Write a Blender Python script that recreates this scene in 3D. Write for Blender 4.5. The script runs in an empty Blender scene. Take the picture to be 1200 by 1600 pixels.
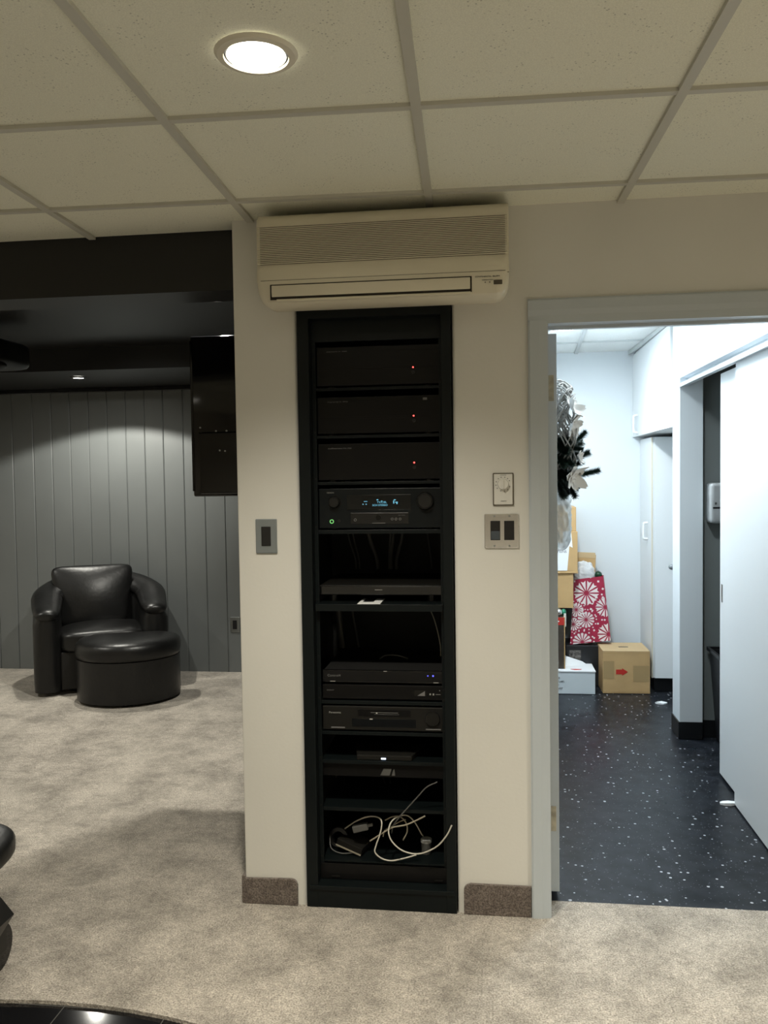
import bpy, bmesh, math, random
from mathutils import Vector, Matrix, noise
random.seed(7)
S = bpy.context.scene
C = S.collection
PI = math.pi
# ------------------------------------------------------------------ camera, world, exposure, lights
YAW, PIT, ROL = .12623, .04217, -.01434
cy_, sy_ = math.cos(YAW), math.sin(YAW)
fwd = Vector((-sy_*math.cos(PIT), cy_*math.cos(PIT), -math.sin(PIT)))
r0 = Vector((cy_, sy_, 0)); u0 = r0.cross(fwd)
rgt = r0*math.cos(ROL)+u0*math.sin(ROL); up = -r0*math.sin(ROL)+u0*math.cos(ROL)
cd = bpy.data.cameras.new('camera'); cam = bpy.data.objects.new('camera', cd); C.objects.link(cam)
cam.matrix_world = Matrix(((rgt.x, up.x, -fwd.x, 0), (rgt.y, up.y, -fwd.y, -2.824), (rgt.z, up.z, -fwd.z, 1.4863), (0, 0, 0, 1)))
cd.sensor_fit = 'VERTICAL'; cd.sensor_height = 36; cd.sensor_width = 27; cd.lens = 1321/1600*36; cd.clip_start = .05
S.camera = cam
S.view_settings.view_transform = 'Standard'; S.view_settings.look = 'None'
S.view_settings.gamma = 1; S.view_settings.exposure = 0.12; S.view_settings.use_curve_mapping = False
w = bpy.data.worlds.new('world'); S.world = w; w.use_nodes = True
w.node_tree.nodes['Background'].inputs[0].default_value = (1, .9, .75, 1)
w.node_tree.nodes['Background'].inputs[1].default_value = .01
WARM = (1, .935, .80); THEATRE = (1, .97, .87); COOL = (.86, .95, 1)
def spot(name, loc, energy, col, size, blend, rad=.045, aim=(0, 0, -1)):
    l = bpy.data.lights.new(name, 'SPOT'); l.energy = energy; l.color = col
    l.spot_size = math.radians(size); l.spot_blend = blend; l.shadow_soft_size = rad
    o = bpy.data.objects.new(name, l); C.objects.link(o); o.location = loc
    o.rotation_euler = Vector(aim).to_track_quat('-Z', 'Y').to_euler(); return o
# downlight positions in the main room, (x, y, power)
MAIN = [(-.471, -1.093, 150), (1.55, -1.35, 150), (-3.4, -2.0, 18), (-.9, -3.3, 240), (.9, -3.4, 260), (-2.6, -4.0, 150)]
for x, y, e in MAIN:
    spot('downlight_beam', (x, y, 2.335), e, WARM, 128, 1)
# theatre downlights: the one seen on the rear soffit and its neighbours
TH = [(-2.81, 2.72, 2.19, 85), (-3.7, 1.1, 2.335, 78), (-1.29, 1.1, 2.335, 125)]
for x, y, z, e in TH:
    spot('theatre_beam', (x, y, z-.012), e, THEATRE, 138 if z < 2.3 else 120, .14 if z < 2.3 else .4, .02)
spot('theatre_aimed_beam', (-1.29, 1.1, 2.33), 170, THEATRE, 46, 1, .03, aim=(-1.68, 2.32, -1.23))
# storeroom ceiling lamp, then an added fill light near the door
ld = bpy.data.lights.new('storeroom_lamp_and_fill', 'AREA'); ld.shape = 'DISK'; ld.size = .16; ld.energy = 28; ld.color = COOL
lo = bpy.data.objects.new('storeroom_lamp_and_fill', ld); C.objects.link(lo); lo.location = (.42, 2.2, 2.30)
ld_fill = ld.copy(); ld_fill.energy = 15; lo_fill = bpy.data.objects.new('storeroom_lamp_and_fill', ld_fill); C.objects.link(lo_fill); lo_fill.location = (.62, .75, 2.30)  # unseen fill without a fixture, added to brighten the column and sliding doors

# ------------------------------------------------------------------ materials
def mat(name, col, rough=.6, metal=0, spec=.5, bump=None, var=None, coat=0, trans=0, emit=None, alpha=1, sheen=0):
    m = bpy.data.materials.new(name); m.use_nodes = True; nt = m.node_tree; b = nt.nodes['Principled BSDF']
    b.inputs['Base Color'].default_value = (*col, 1); b.inputs['Roughness'].default_value = rough
    b.inputs['Metallic'].default_value = metal; b.inputs['Specular IOR Level'].default_value = spec
    b.inputs['Coat Weight'].default_value = coat; b.inputs['Transmission Weight'].default_value = trans
    b.inputs['Alpha'].default_value = alpha; b.inputs['Sheen Weight'].default_value = sheen
    if emit: b.inputs['Emission Color'].default_value = (*emit[0], 1); b.inputs['Emission Strength'].default_value = emit[1]
    tc = nt.nodes.new('ShaderNodeTexCoord')
    if var:      # (scale, amount, detail)
        n = nt.nodes.new('ShaderNodeTexNoise'); n.inputs['Scale'].default_value = var[0]; n.inputs['Detail'].default_value = var[2] if len(var) > 2 else 3
        nt.links.new(tc.outputs['Object'], n.inputs['Vector'])
        mr = nt.nodes.new('ShaderNodeMapRange'); mr.inputs[1].default_value = .3; mr.inputs[2].default_value = .7
        mr.inputs[3].default_value = 1-var[1]; mr.inputs[4].default_value = 1+var[1]
        nt.links.new(n.outputs['Fac'], mr.inputs[0])
        h = nt.nodes.new('ShaderNodeVectorMath'); h.operation = 'SCALE'; h.inputs[0].default_value = col
        nt.links.new(mr.outputs[0], h.inputs['Scale']); nt.links.new(h.outputs[0], b.inputs['Base Color'])
    if bump:     # (scale, strength)
        n2 = nt.nodes.new('ShaderNodeTexNoise'); n2.inputs['Scale'].default_value = bump[0]; n2.inputs['Detail'].default_value = 4
        nt.links.new(tc.outputs['Object'], n2.inputs['Vector'])
        bp = nt.nodes.new('ShaderNodeBump'); bp.inputs['Strength'].default_value = bump[1]; bp.inputs['Distance'].default_value = .01
        nt.links.new(n2.outputs['Fac'], bp.inputs['Height']); nt.links.new(bp.outputs[0], b.inputs['Normal'])
    return m
def ramp(nt, src, stops):
    r = nt.nodes.new('ShaderNodeValToRGB'); nt.links.new(src, r.inputs[0])
    e = r.color_ramp.elements
    for i, (p, c) in enumerate(stops):
        if i > 1: e.new(p)
        e[i].position = p; e[i].color = (*c, 1)
    return r.outputs[0]
def mixc(nt, f, a, b, mode='MIX'):
    n = nt.nodes.new('ShaderNodeMix'); n.data_type = 'RGBA'; n.blend_type = mode
    for k, v in ((0, f), (6, a), (7, b)):
        if isinstance(v, (int, float)): n.inputs[k].default_value = v
        elif isinstance(v, tuple): n.inputs[k].default_value = (*v, 1)
        else: nt.links.new(v, n.inputs[k])
    return n.outputs[2]
def tex(nt, kind, scale, **kw):
    n = nt.nodes.new(kind); n.inputs['Scale'].default_value = scale
    for k, v in kw.items(): n.inputs[k].default_value = v
    tc = nt.nodes.new('ShaderNodeTexCoord'); nt.links.new(tc.outputs['Object'], n.inputs['Vector']); return n
def carpet(name, dark, light):
    m = mat(name, light, .95, spec=.1, sheen=.25); nt = m.node_tree; b = nt.nodes['Principled BSDF']
    a = tex(nt, 'ShaderNodeTexNoise', 4.5, Detail=9, Roughness=.72)
    f = tex(nt, 'ShaderNodeTexNoise', 190, Detail=3)
    g = tex(nt, 'ShaderNodeTexNoise', 45, Detail=5, Roughness=.7)
    c1 = ramp(nt, a.outputs['Fac'], [(.36, dark), (.60, light)])
    c2 = ramp(nt, f.outputs['Fac'], [(.32, (.52, .50, .48)), (.66, (1.32, 1.32, 1.32))])
    c3 = ramp(nt, g.outputs['Fac'], [(.3, (.72, .71, .70)), (.7, (1.18, 1.18, 1.18))])
    nt.links.new(mixc(nt, 1., mixc(nt, 1., c1, c2, 'MULTIPLY'), c3, 'MULTIPLY'), b.inputs['Base Color'])
    bp = nt.nodes.new('ShaderNodeBump'); bp.inputs['Strength'].default_value = .55; bp.inputs['Distance'].default_value = .012
    ad = nt.nodes.new('ShaderNodeMath'); ad.operation = 'ADD'
    nt.links.new(f.outputs['Fac'], ad.inputs[0]); nt.links.new(g.outputs['Fac'], ad.inputs[1])
    nt.links.new(ad.outputs[0], bp.inputs['Height']); nt.links.new(bp.outputs[0], b.inputs['Normal'])
    return m
M = {}
M['carpet'] = carpet('carpet_pile', (.285, .262, .225), (.55, .505, .44))
M['carpet_base'] = carpet('carpet_strip', (.14, .115, .10), (.20, .17, .15))
M['wall'] = mat('cream_wall_paint', (.71, .70, .65), .55, var=(2, .03), bump=(90, .04))
M['wall_white'] = mat('white_wall_paint', (.74, .79, .82), .6, bump=(120, .02))
M['white_laminate'] = mat('white_laminate', (.78, .81, .82), .4)
M['trim'] = mat('grey_white_trim_paint', (.50, .55, .585), .42, bump=(60, .03))
M['black_paint'] = mat('black_paint', (.005, .005, .005), .5, var=(3, .1))
M['black_satin'] = mat('black_satin_paint', (.006, .006, .006), .42)
M['black_gloss'] = mat('black_gloss', (.006, .006, .007), .09)
M['panel'] = mat('grey_wall_board', (.125, .135, .135), .42, var=(2.5, .05))
M['grey_liner'] = mat('outer_room_wall', (.66, .63, .56), .8)
M['rack'] = mat('rack_black_steel', (.0050, .0074, .0078), .38, spec=.2, bump=(300, .03))
M['rack_in'] = mat('rack_interior_black', (.006, .006, .006), .7)
M['device'] = mat('brushed_black_device', (.006, .0058, .0058), .3, spec=.2)
M['device_blue'] = mat('blue_black_device', (.0065, .0085, .0095), .34, spec=.2)
M['device_grey'] = mat('charcoal_device', (.013, .0125, .011), .4, spec=.2)
M['gloss_dev'] = mat('piano_black_device', (.005, .005, .0055), .12)
M['screen'] = mat('display_window', (.004, .005, .006), .1)
M['knob'] = mat('black_knob', (.004, .004, .004), .35)
M['print_grey'] = mat('grey_lettering', (.17, .17, .17), .5)
M['print_white'] = mat('pale_lettering', (.36, .36, .34), .5)
M['print_dark'] = mat('dark_lettering', (.03, .028, .025), .6)
M['cyan'] = mat('cyan_display_glow', (.02, .1, .12), .4, emit=((.25, .75, 1), .55))
M['red_led'] = mat('red_led', (.3, .01, .01), .4, emit=((1, .06, .05), 5))
M['green_led'] = mat('green_ring_led', (.02, .2, .02), .4, emit=((.35, 1, .3), .6))
M['blue_led'] = mat('blue_led', (.02, .02, .3), .4, emit=((.1, .1, 1), 2.2))
M['white_led'] = mat('white_blue_led', (.5, .6, 1), .4, emit=((.6, .75, 1), 5))
M['leather'] = mat('black_leather', (.006, .006, .006), .36, bump=(30, .12), var=(6, .15), spec=.42)
M['chrome'] = mat('chrome', (.75, .75, .76), .12, 1)
M['steel'] = mat('satin_steel', (.42, .45, .46), .32, 1)
M['alu'] = mat('grey_metallic_plate', (.27, .30, .31), .4, .5)
M['brass'] = mat('dull_brass', (.44, .41, .32), .42, .5, var=(40, .25))
M['ac'] = mat('yellowed_ivory_plastic', (.72, .67, .53), .42, var=(3, .05))
M['ac_dark'] = mat('gap_and_edge_shade', (.10, .085, .055), .6)
M['ac_gap_shade'] = mat('ac_gap_shade', (.02, .015, .008), .8)
M['ac_window'] = mat('brown_window', (.08, .065, .045), .2)
M['white_plastic'] = mat('white_plastic', (.72, .71, .66), .4)
M['white_bright'] = mat('white_handle_plastic', (.85, .87, .88), .3)
M['dark_plastic'] = mat('black_plastic', (.010, .010, .011), .3)
M['grey_btn'] = mat('grey_button', (.06, .075, .09), .3)
M['cable_white'] = mat('white_cable_jacket', (.55, .53, .46), .4)
M['cable_grey'] = mat('grey_cable_jacket', (.09, .09, .085), .5)
M['cable_black'] = mat('black_cable_jacket', (.02, .02, .02), .45)
M['cable_yellow'] = mat('cream_cable_jacket', (.34, .31, .24), .45)
M['card'] = mat('cardboard', (.53, .345, .155), .8, var=(9, .06), bump=(80, .05))
M['card_edge'] = mat('cardboard_flap', (.55, .40, .22), .8)
M['tape'] = mat('packing_tape', (.42, .29, .14), .25)
M['red'] = mat('red_print', (.52, .03, .02), .5)
M['maroon'] = mat('crimson_bag_paper', (.36, .018, .055), .4, var=(20, .05))
M['spoke'] = mat('snowflake_print', (.80, .72, .70), .45)
M['paper'] = mat('white_paper', (.85, .87, .88), .7)
M['white_box'] = mat('white_carton', (.66, .72, .74), .6)
M['black_tote'] = mat('black_tote_plastic', (.015, .016, .018), .35, bump=(20, .2))
M['marble_label'] = mat('mottled_label', (.12, .11, .10), .5, var=(60, .8, 5))
M['brown_black'] = mat('brown_black_carton', (.05, .038, .028), .45, var=(30, .2))
M['silver'] = mat('silver_foil_ball', (.8, .8, .8), .18, 1)
M['green_foil'] = mat('green_foil', (.02, .22, .13), .3, .2)
M['green_dark'] = mat('dark_green_glass', (.008, .045, .02), .15)
M['tissue'] = mat('white_tissue', (.72, .72, .72), .5, alpha=.9)
M['film'] = mat('clear_plastic_film', (.62, .68, .70), .2, alpha=.6, bump=(40, .8))
M['vine'] = mat('grey_white_vine', (.30, .30, .285), .7, var=(30, .3))
M['needle'] = mat('dark_pine_needle', (.006, .028, .018), .6)
M['petal'] = mat('white_silk_petal', (.82, .82, .80), .6)
M['lens'] = mat('lit_lamp_lens', (1, 1, 1), .5, emit=((1, .95, .85), 14))
M['lens_cool'] = mat('lit_storeroom_lens', (1, 1, 1), .5, emit=((.95, .98, 1), 12))
M['lamp_rim'] = mat('cream_lamp_trim', (.74, .70, .58), .5)
M['vent_dark'] = mat('dark_gap', (.006, .006, .006), .9)
M['black_base'] = mat('black_vinyl_base', (.010, .011, .012), .3)
M['wood_edge'] = mat('cream_edge_band', (.74, .68, .52), .5)
M['disp'] = mat('grey_dispenser_plastic', (.36, .37, .37), .3)
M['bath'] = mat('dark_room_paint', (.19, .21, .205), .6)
# ceiling tiles
def tilemat(name, col):
    m = mat(name, col, .9, spec=.15); nt = m.node_tree; b = nt.nodes['Principled BSDF']
    v = tex(nt, 'ShaderNodeTexVoronoi', 95); n = tex(nt, 'ShaderNodeTexNoise', 11, Detail=2)
    n3 = tex(nt, 'ShaderNodeTexNoise', 330, Detail=2)
    lt = ramp(nt, v.outputs['Distance'], [(.10, (0, 0, 0)), (.24, (1, 1, 1))])
    gate = ramp(nt, n.outputs['Fac'], [(.46, (1, 1, 1)), (.60, (0, 0, 0))])
    pit = mixc(nt, 1., lt, gate, 'SCREEN') if False else mixc(nt, gate, (1, 1, 1), lt)
    gated = mixc(nt, gate, lt, (1, 1, 1))
    base = mixc(nt, gated, tuple(c*.58 for c in col), col)
    gr = ramp(nt, n3.outputs['Fac'], [(.35, (.93, .93, .93)), (.65, (1.04, 1.04, 1.04))])
    nt.links.new(mixc(nt, 1., base, gr, 'MULTIPLY'), b.inputs['Base Color'])
    bp = nt.nodes.new('ShaderNodeBump'); bp.inputs['Strength'].default_value = .15; bp.inputs['Distance'].default_value = .004
    nt.links.new(n3.outputs['Fac'], bp.inputs['Height']); nt.links.new(bp.outputs[0], b.inputs['Normal'])
    return m
M['tile'] = tilemat('acoustic_tile', (.86, .855, .72))
M['tile_white'] = tilemat('white_acoustic_tile', (.80, .83, .82))
M['tbar'] = mat('ceiling_grid_metal', (.56, .55, .48), .5)
M['tbar_white'] = mat('storeroom_grid_metal', (.50, .53, .53), .5)
# speckled vinyl
m = mat('speckled_black_vinyl', (.02, .023, .03), .3, spec=.2); nt = m.node_tree; b = nt.nodes['Principled BSDF']
v = tex(nt, 'ShaderNodeTexVoronoi', 42); v.distance = 'EUCLIDEAN'
v2 = tex(nt, 'ShaderNodeTexVoronoi', 120); n = tex(nt, 'ShaderNodeTexNoise', 14, Detail=4); n2 = tex(nt, 'ShaderNodeTexNoise', 3, Detail=6)
sep = nt.nodes.new('ShaderNodeSeparateColor'); nt.links.new(v.outputs['Color'], sep.inputs[0])
sz = nt.nodes.new('ShaderNodeMapRange'); sz.inputs[1].default_value = .56; sz.inputs[2].default_value = 1; sz.inputs[3].default_value = 0; sz.inputs[4].default_value = .26
nt.links.new(sep.outputs[0], sz.inputs[0])
lt = nt.nodes.new('ShaderNodeMath'); lt.operation = 'LESS_THAN'; nt.links.new(v.outputs['Distance'], lt.inputs[0]); nt.links.new(sz.outputs[0], lt.inputs[1])
s2 = nt.nodes.new('ShaderNodeSeparateColor'); nt.links.new(v2.outputs['Color'], s2.inputs[0])
z2 = nt.nodes.new('ShaderNodeMapRange'); z2.inputs[1].default_value = .6; z2.inputs[2].default_value = 1; z2.inputs[3].default_value = 0; z2.inputs[4].default_value = .30
nt.links.new(s2.outputs[1], z2.inputs[0])
l2 = nt.nodes.new('ShaderNodeMath'); l2.operation = 'LESS_THAN'; nt.links.new(v2.outputs['Distance'], l2.inputs[0]); nt.links.new(z2.outputs[0], l2.inputs[1])
bc = ramp(nt, n.outputs['Fac'], [(.35, (.007, .009, .012)), (.65, (.018, .021, .027))])
bc = mixc(nt, l2.outputs[0], bc, (.13, .14, .16)); bc = mixc(nt, lt.outputs[0], bc, (.50, .53, .57))
nt.links.new(bc, b.inputs['Base Color'])
rr = nt.nodes.new('ShaderNodeMapRange'); rr.inputs[3].default_value = .2; rr.inputs[4].default_value = .42; nt.links.new(n2.outputs['Fac'], rr.inputs[0]); nt.links.new(rr.outputs[0], b.inputs['Roughness'])
M['vinyl'] = m
# black polished tile with thin grout lines
m = mat('polished_black_tile', (.006, .006, .007), .06); nt = m.node_tree; b = nt.nodes['Principled BSDF']
br = tex(nt, 'ShaderNodeTexBrick', 1.0); br.offset = 0; br.inputs['Brick Width'].default_value = .305; br.inputs['Row Height'].default_value = .305; br.inputs['Mortar Size'].default_value = .0016
br.inputs['Color1'].default_value = (.006, .006, .007, 1); br.inputs['Color2'].default_value = (.008, .008, .009, 1); br.inputs['Mortar'].default_value = (.09, .09, .085, 1)
nt.links.new(br.outputs['Color'], b.inputs['Base Color'])
M['black_tile'] = m

# ------------------------------------------------------------------ mesh helpers
def B(): return bmesh.new()
def box(bm, x0, x1, y0, y1, z0, z1, bev=0, seg=2, mi=0, mtx=None):
    r = bmesh.ops.create_cube(bm, size=1)
    vs = r['verts']
    bmesh.ops.scale(bm, vec=(x1-x0, y1-y0, z1-z0), verts=vs); bmesh.ops.translate(bm, vec=((x0+x1)/2, (y0+y1)/2, (z0+z1)/2), verts=vs)
    fs = set(f for v in vs for f in v.link_faces)
    for f in fs: f.material_index = mi
    if bev:
        es = list(set(e for v in vs for e in v.link_edges))
        q = bmesh.ops.bevel(bm, geom=es, offset=bev, segments=seg, affect='EDGES', profile=.5)
        vs = list(set(v for f in q['faces'] for v in f.verts) | set(v for v in vs if v.is_valid))
        for f in set(f for v in vs for f in v.link_faces): f.material_index = mi
    if mtx: bmesh.ops.transform(bm, matrix=mtx, verts=vs)
    return vs
def cyl(bm, p0, p1, r0_, r1_=None, seg=24, mi=0, cap=True):
    p0, p1 = Vector(p0), Vector(p1); d = p1-p0
    q = bmesh.ops.create_cone(bm, cap_ends=cap, segments=seg, radius1=r0_, radius2=r0_ if r1_ is None else r1_, depth=d.length)
    mt = Matrix.Translation((p0+p1)/2) @ d.to_track_quat('Z', 'Y').to_matrix().to_4x4()
    bmesh.ops.transform(bm, matrix=mt, verts=q['verts'])
    for v in q['verts']:
        for f in v.link_faces: f.material_index = mi
    return q['verts']
def ball(bm, c, r, sc=(1, 1, 1), mi=0, seg=20):
    q = bmesh.ops.create_uvsphere(bm, u_segments=seg, v_segments=seg//2+2, radius=r)
    bmesh.ops.scale(bm, vec=sc, verts=q['verts']); bmesh.ops.translate(bm, vec=c, verts=q['verts'])
    for v in q['verts']:
        for f in v.link_faces: f.material_index = mi
    return q['verts']
def spline(pts, n=8):
    P = [Vector(p) for p in pts]; P = [2*P[0]-P[1]]+P+[2*P[-1]-P[-2]]; out = []
    for i in range(1, len(P)-2):
        for k in range(n):
            t = k/n; a, b_, c, d = P[i-1:i+3]
            out.append(.5*((2*b_)+(c-a)*t+(2*a-5*b_+4*c-d)*t*t+(3*b_-a-3*c+d)*t**3))
    out.append(P[-2]); return out
def tube(bm, pts, r, seg=8, smooth=6, sq=None, closed=False):
    P = spline(pts, smooth) if smooth > 1 else [Vector(p) for p in pts]
    rings = []; prev = None
    for i, p in enumerate(P):
        d = (P[min(i+1, len(P)-1)]-P[max(i-1, 0)]).normalized()
        ref = prev if prev else (Vector((0, 0, 1)) if abs(d.z) < .9 else Vector((1, 0, 0)))
        a = (ref-d*ref.dot(d)).normalized(); prev = a; c = d.cross(a)
        rr = r(i/(len(P)-1)) if callable(r) else r
        rings.append([bm.verts.new(p+(a*math.cos(t)*(sq or 1)+c*math.sin(t))*rr) for t in [2*PI*k/seg for k in range(seg)]])
    for i in range(len(rings)-1):
        for k in range(seg): bm.faces.new((rings[i][k], rings[i][(k+1) % seg], rings[i+1][(k+1) % seg], rings[i+1][k]))
    bm.faces.new(rings[0][::-1]); bm.faces.new(rings[-1])
def prism(bm, poly, axis, a0, a1, mi=0, bev=0, seg=2):
    """poly: list of 2D points; axis 0 extrudes in x (poly = y,z), 1 in y (x,z), 2 in z (x,y)"""
    def mk(p, a):
        return {0: (a, p[0], p[1]), 1: (p[0], a, p[1]), 2: (p[0], p[1], a)}[axis]
    A = [bm.verts.new(mk(p, a0)) for p in poly]; Bv = [bm.verts.new(mk(p, a1)) for p in poly]
    fa = bm.faces.new(A); fb = bm.faces.new(Bv[::-1]); n = len(poly); fs = [fa, fb]
    for i in range(n): fs.append(bm.faces.new((A[i], Bv[i], Bv[(i+1) % n], A[(i+1) % n])))
    for f in fs: f.material_index = mi
    if bev:
        es = list(fa.edges)+list(fb.edges)
        bmesh.ops.bevel(bm, geom=es, offset=bev, segments=seg, affect='EDGES', profile=.5)
    return A+Bv
def lathe(bm, prof, c, seg=32, mi=0):
    rings = [[bm.verts.new((c[0]+r*math.cos(2*PI*k/seg), c[1]+r*math.sin(2*PI*k/seg), c[2]+z)) for k in range(seg)] for r, z in prof]
    for i in range(len(rings)-1):
        for k in range(seg):
            f = bm.faces.new((rings[i][k], rings[i][(k+1) % seg], rings[i+1][(k+1) % seg], rings[i+1][k])); f.material_index = mi
    return rings
def disc(bm, c, r, z, seg=32, down=True):
    vs = [bm.verts.new((c[0]+r*math.cos(2*PI*k/seg), c[1]+r*math.sin(2*PI*k/seg), z)) for k in range(seg)]
    return bm.faces.new(vs[::-1] if down else vs)
def cushion(bm, c, s, e=5, n=12, puff=0.0, fn=None, rot=None):
    """rounded pad: half sizes s, squareness e, puff swells the middle of the top"""
    q = bmesh.ops.create_cube(bm, size=2)
    vs0 = q['verts']; es = list(set(ed for v in vs0 for ed in v.link_edges))
    bmesh.ops.subdivide_edges(bm, edges=es, cuts=n, use_grid_fill=True)
    vs = [v for v in bm.verts if not v.tag]
    for v in vs:
        p = v.co; L = (abs(p.x)**e+abs(p.y)**e+abs(p.z)**e)**(1/e); p = p/L
        z = p.z*s[2]
        if puff: z += puff*max(0, 1-p.x*p.x)*max(0, 1-p.y*p.y)*(1 if p.z > 0 else 0)
        k = Vector((p.x*s[0], p.y*s[1], z))
        if fn: k = fn(k, p)
        if rot: k = rot @ k
        v.co = k+Vector(c)
    for v in bm.verts: v.tag = True
def obj(name, bm, mats, parent=None, smooth=False, recalc=True, **props):
    if recalc: bmesh.ops.recalc_face_normals(bm, faces=bm.faces)
    me = bpy.data.meshes.new(name); bm.to_mesh(me); bm.free()
    for k in (mats if isinstance(mats, (list, tuple)) else [mats]): me.materials.append(M[k] if isinstance(k, str) else k)
    if smooth:
        me.polygons.foreach_set('use_smooth', [True]*len(me.polygons))
        if smooth != 'all': me.set_sharp_from_angle(angle=math.radians(40))
    o = bpy.data.objects.new(name, me); C.objects.link(o)
    if parent: o.parent = parent; o.matrix_parent_inverse = Matrix.Translation(parent.location).inverted() if parent.type == 'EMPTY' and parent.rotation_euler.z == 0 else parent.matrix_basis.inverted()
    for k, v in props.items(): o[k] = v
    return o
def tag(o, label, cat, group=None, kind=None):
    o['label'] = label; o['category'] = cat
    if group: o['group'] = group
    if kind: o['kind'] = kind
    return o
def thing(name, loc, label, cat, group=None, rz=0):
    o = bpy.data.objects.new(name, None); o.empty_display_size = .05; C.objects.link(o); o.location = loc; o.rotation_euler = (0, 0, rz)
    return tag(o, label, cat, group)
def local(o):     # part meshes given in the thing's own coordinates
    o.matrix_parent_inverse = Matrix(); return o
def struct(name, bm, mats, parent=None, **k):
    o = obj(name, bm, mats, parent, **k)
    if not parent: o['kind'] = 'structure'
    return o
def text(name, body, size, loc, m, parent, width=None, rx=PI/2, rz=0, depth=.0004, align='LEFT', shear=0):
    cu = bpy.data.curves.new(name, 'FONT'); cu.body = body; cu.size = size; cu.extrude = depth; cu.align_x = align; cu.align_y = 'BOTTOM_BASELINE'; cu.shear = shear
    t = bpy.data.objects.new('tmp', cu); C.objects.link(t); dg = bpy.context.evaluated_depsgraph_get()
    me = bpy.data.meshes.new_from_object(t.evaluated_get(dg)); bpy.data.objects.remove(t); bpy.data.curves.remove(cu)
    me.name = name
    if width:
        xs = [v.co.x for v in me.vertices]; k = width/max(1e-6, max(xs)-min(xs))
        for v in me.vertices: v.co.x *= k
    me.transform(Matrix.Translation(loc) @ Matrix.Rotation(rz, 4, 'Z') @ Matrix.Rotation(rx, 4, 'X'))
    me.materials.clear(); me.materials.append(M[m])
    o = bpy.data.objects.new(name, me); C.objects.link(o)
    if parent: o.parent = parent; o.matrix_parent_inverse = parent.matrix_basis.inverted() if parent.rotation_euler.z else Matrix.Translation(parent.location).inverted() if parent.type == 'EMPTY' else Matrix()
    return o

# ================================================================== SETTING
H = 2.354
# --- carpet with the curved bite of black tile in the near left corner of the view
CX, CYc, CR = -1.24, -2.33, 1.725
def arc(a): return (CX+CR*math.cos(a), CYc+CR*math.sin(a))
bm = B()
outer = [(-4.6, -5.2), (2.6, -5.2), (2.6, .0), (1.2, .0), (1.2, .112), (.19, .112), (.19, .0), (.06, 0), (.06, .6), (.06, 3.42), (-4.6, 3.42)]
ov = [bm.verts.new((x, y, 0)) for x, y in outer]; ed = [bm.edges.new((ov[i], ov[(i+1) % len(ov)])) for i in range(len(ov))]
iv = [bm.verts.new((*arc(2*PI*k/96), 0)) for k in range(96)]; ed += [bm.edges.new((iv[i], iv[(i+1) % 96])) for i in range(96)]
r = bmesh.ops.triangle_fill(bm, edges=ed, use_beauty=True)
for i in range(96):
    a, b_ = iv[i], iv[(i+1) % 96]
    bm.faces.new((a, b_, bm.verts.new((b_.co.x, b_.co.y, -.012)), bm.verts.new((a.co.x, a.co.y, -.012))))
for f in bm.faces:
    if abs(f.normal.z) > .5 and f.normal.z < 0: f.normal_flip()
struct('floor', bm, 'carpet', recalc=False)
bm = B(); vs = [bm.verts.new((CX+(CR+.02)*math.cos(2*PI*k/96), CYc+(CR+.02)*math.sin(2*PI*k/96), -.011)) for k in range(96)]; bm.faces.new(vs)
struct('floor_tile', bm, 'black_tile', recalc=False)
bm = B(); box(bm, .13, 2.3, .112, 3.52, -.05, -.002)
struct('floor_storeroom', bm, 'vinyl')
# --- ceilings
G = .02849
def grid(i, j):
    a, b_ = i*.6096, j*.6096
    return (a*math.cos(G)-b_*math.sin(G)-1.3857, a*math.sin(G)+b_*math.cos(G)-.8368)
bm = B(); box(bm, -4.6, 2.6, -5.2, .10, H+.006, H+.05)
ceil = struct('ceiling', bm, 'tile')
def bars(name, parent, m, ox, oy, ang, ir, jr, clip, z, w_=.012):
    bm = B()
    ca, sa = math.cos(ang), math.sin(ang)
    def add(p, q, hw, dz=0):
        p, q = Vector(p), Vector(q); d = (q-p).normalized(); n_ = Vector((-d.y, d.x))*hw
        # clip to rectangle
        t0, t1 = 0., 1.; D = q-p
        for ax, lo_, hi_ in ((0, clip[0], clip[1]), (1, clip[2], clip[3])):
            if abs(D[ax]) < 1e-9: continue
            a = (lo_-p[ax])/D[ax]; b_ = (hi_-p[ax])/D[ax]
            if a > b_: a, b_ = b_, a
            t0, t1 = max(t0, a), min(t1, b_)
        if t1 <= t0: return
        a, b_ = p+D*t0, p+D*t1
        prism(bm, [tuple(a+n_), tuple(a-n_), tuple(b_-n_), tuple(b_+n_)], 2, z-.004+dz, z+.008+dz)
    for i in ir:
        a = i*.6096; add((a*ca+20*sa+ox, a*sa-20*ca+oy), (a*ca-20*sa+ox, a*sa+20*ca+oy), w_)
    for j in jr:
        b_ = j*.6096; add((-20*ca-b_*sa+ox, -20*sa+b_*ca+oy), (20*ca-b_*sa+ox, 20*sa+b_*ca+oy), w_-.001, .0007)
    return obj(name, bm, m, parent)
bars('ceiling_grid', ceil, 'tbar', -1.3857, -.8368, G, range(-6, 8), range(-8, 3), (-4.6, 2.6, -5.2, .098), H)
bm = B(); box(bm, .13, 2.3, .14, 3.52, H+.006, H+.05)
c2 = struct('ceiling_storeroom', bm, 'tile_white')
bars('ceiling_grid', c2, 'tbar_white', .595, 2.95, -.045, range(-2, 4), range(-6, 3), (.13, 1.06, .14, 3.46), H)
bm = B(); box(bm, -4.6, .06, .30, 3.42, 2.345, 2.38)
struct('ceiling_theatre', bm, 'black_satin')
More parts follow.
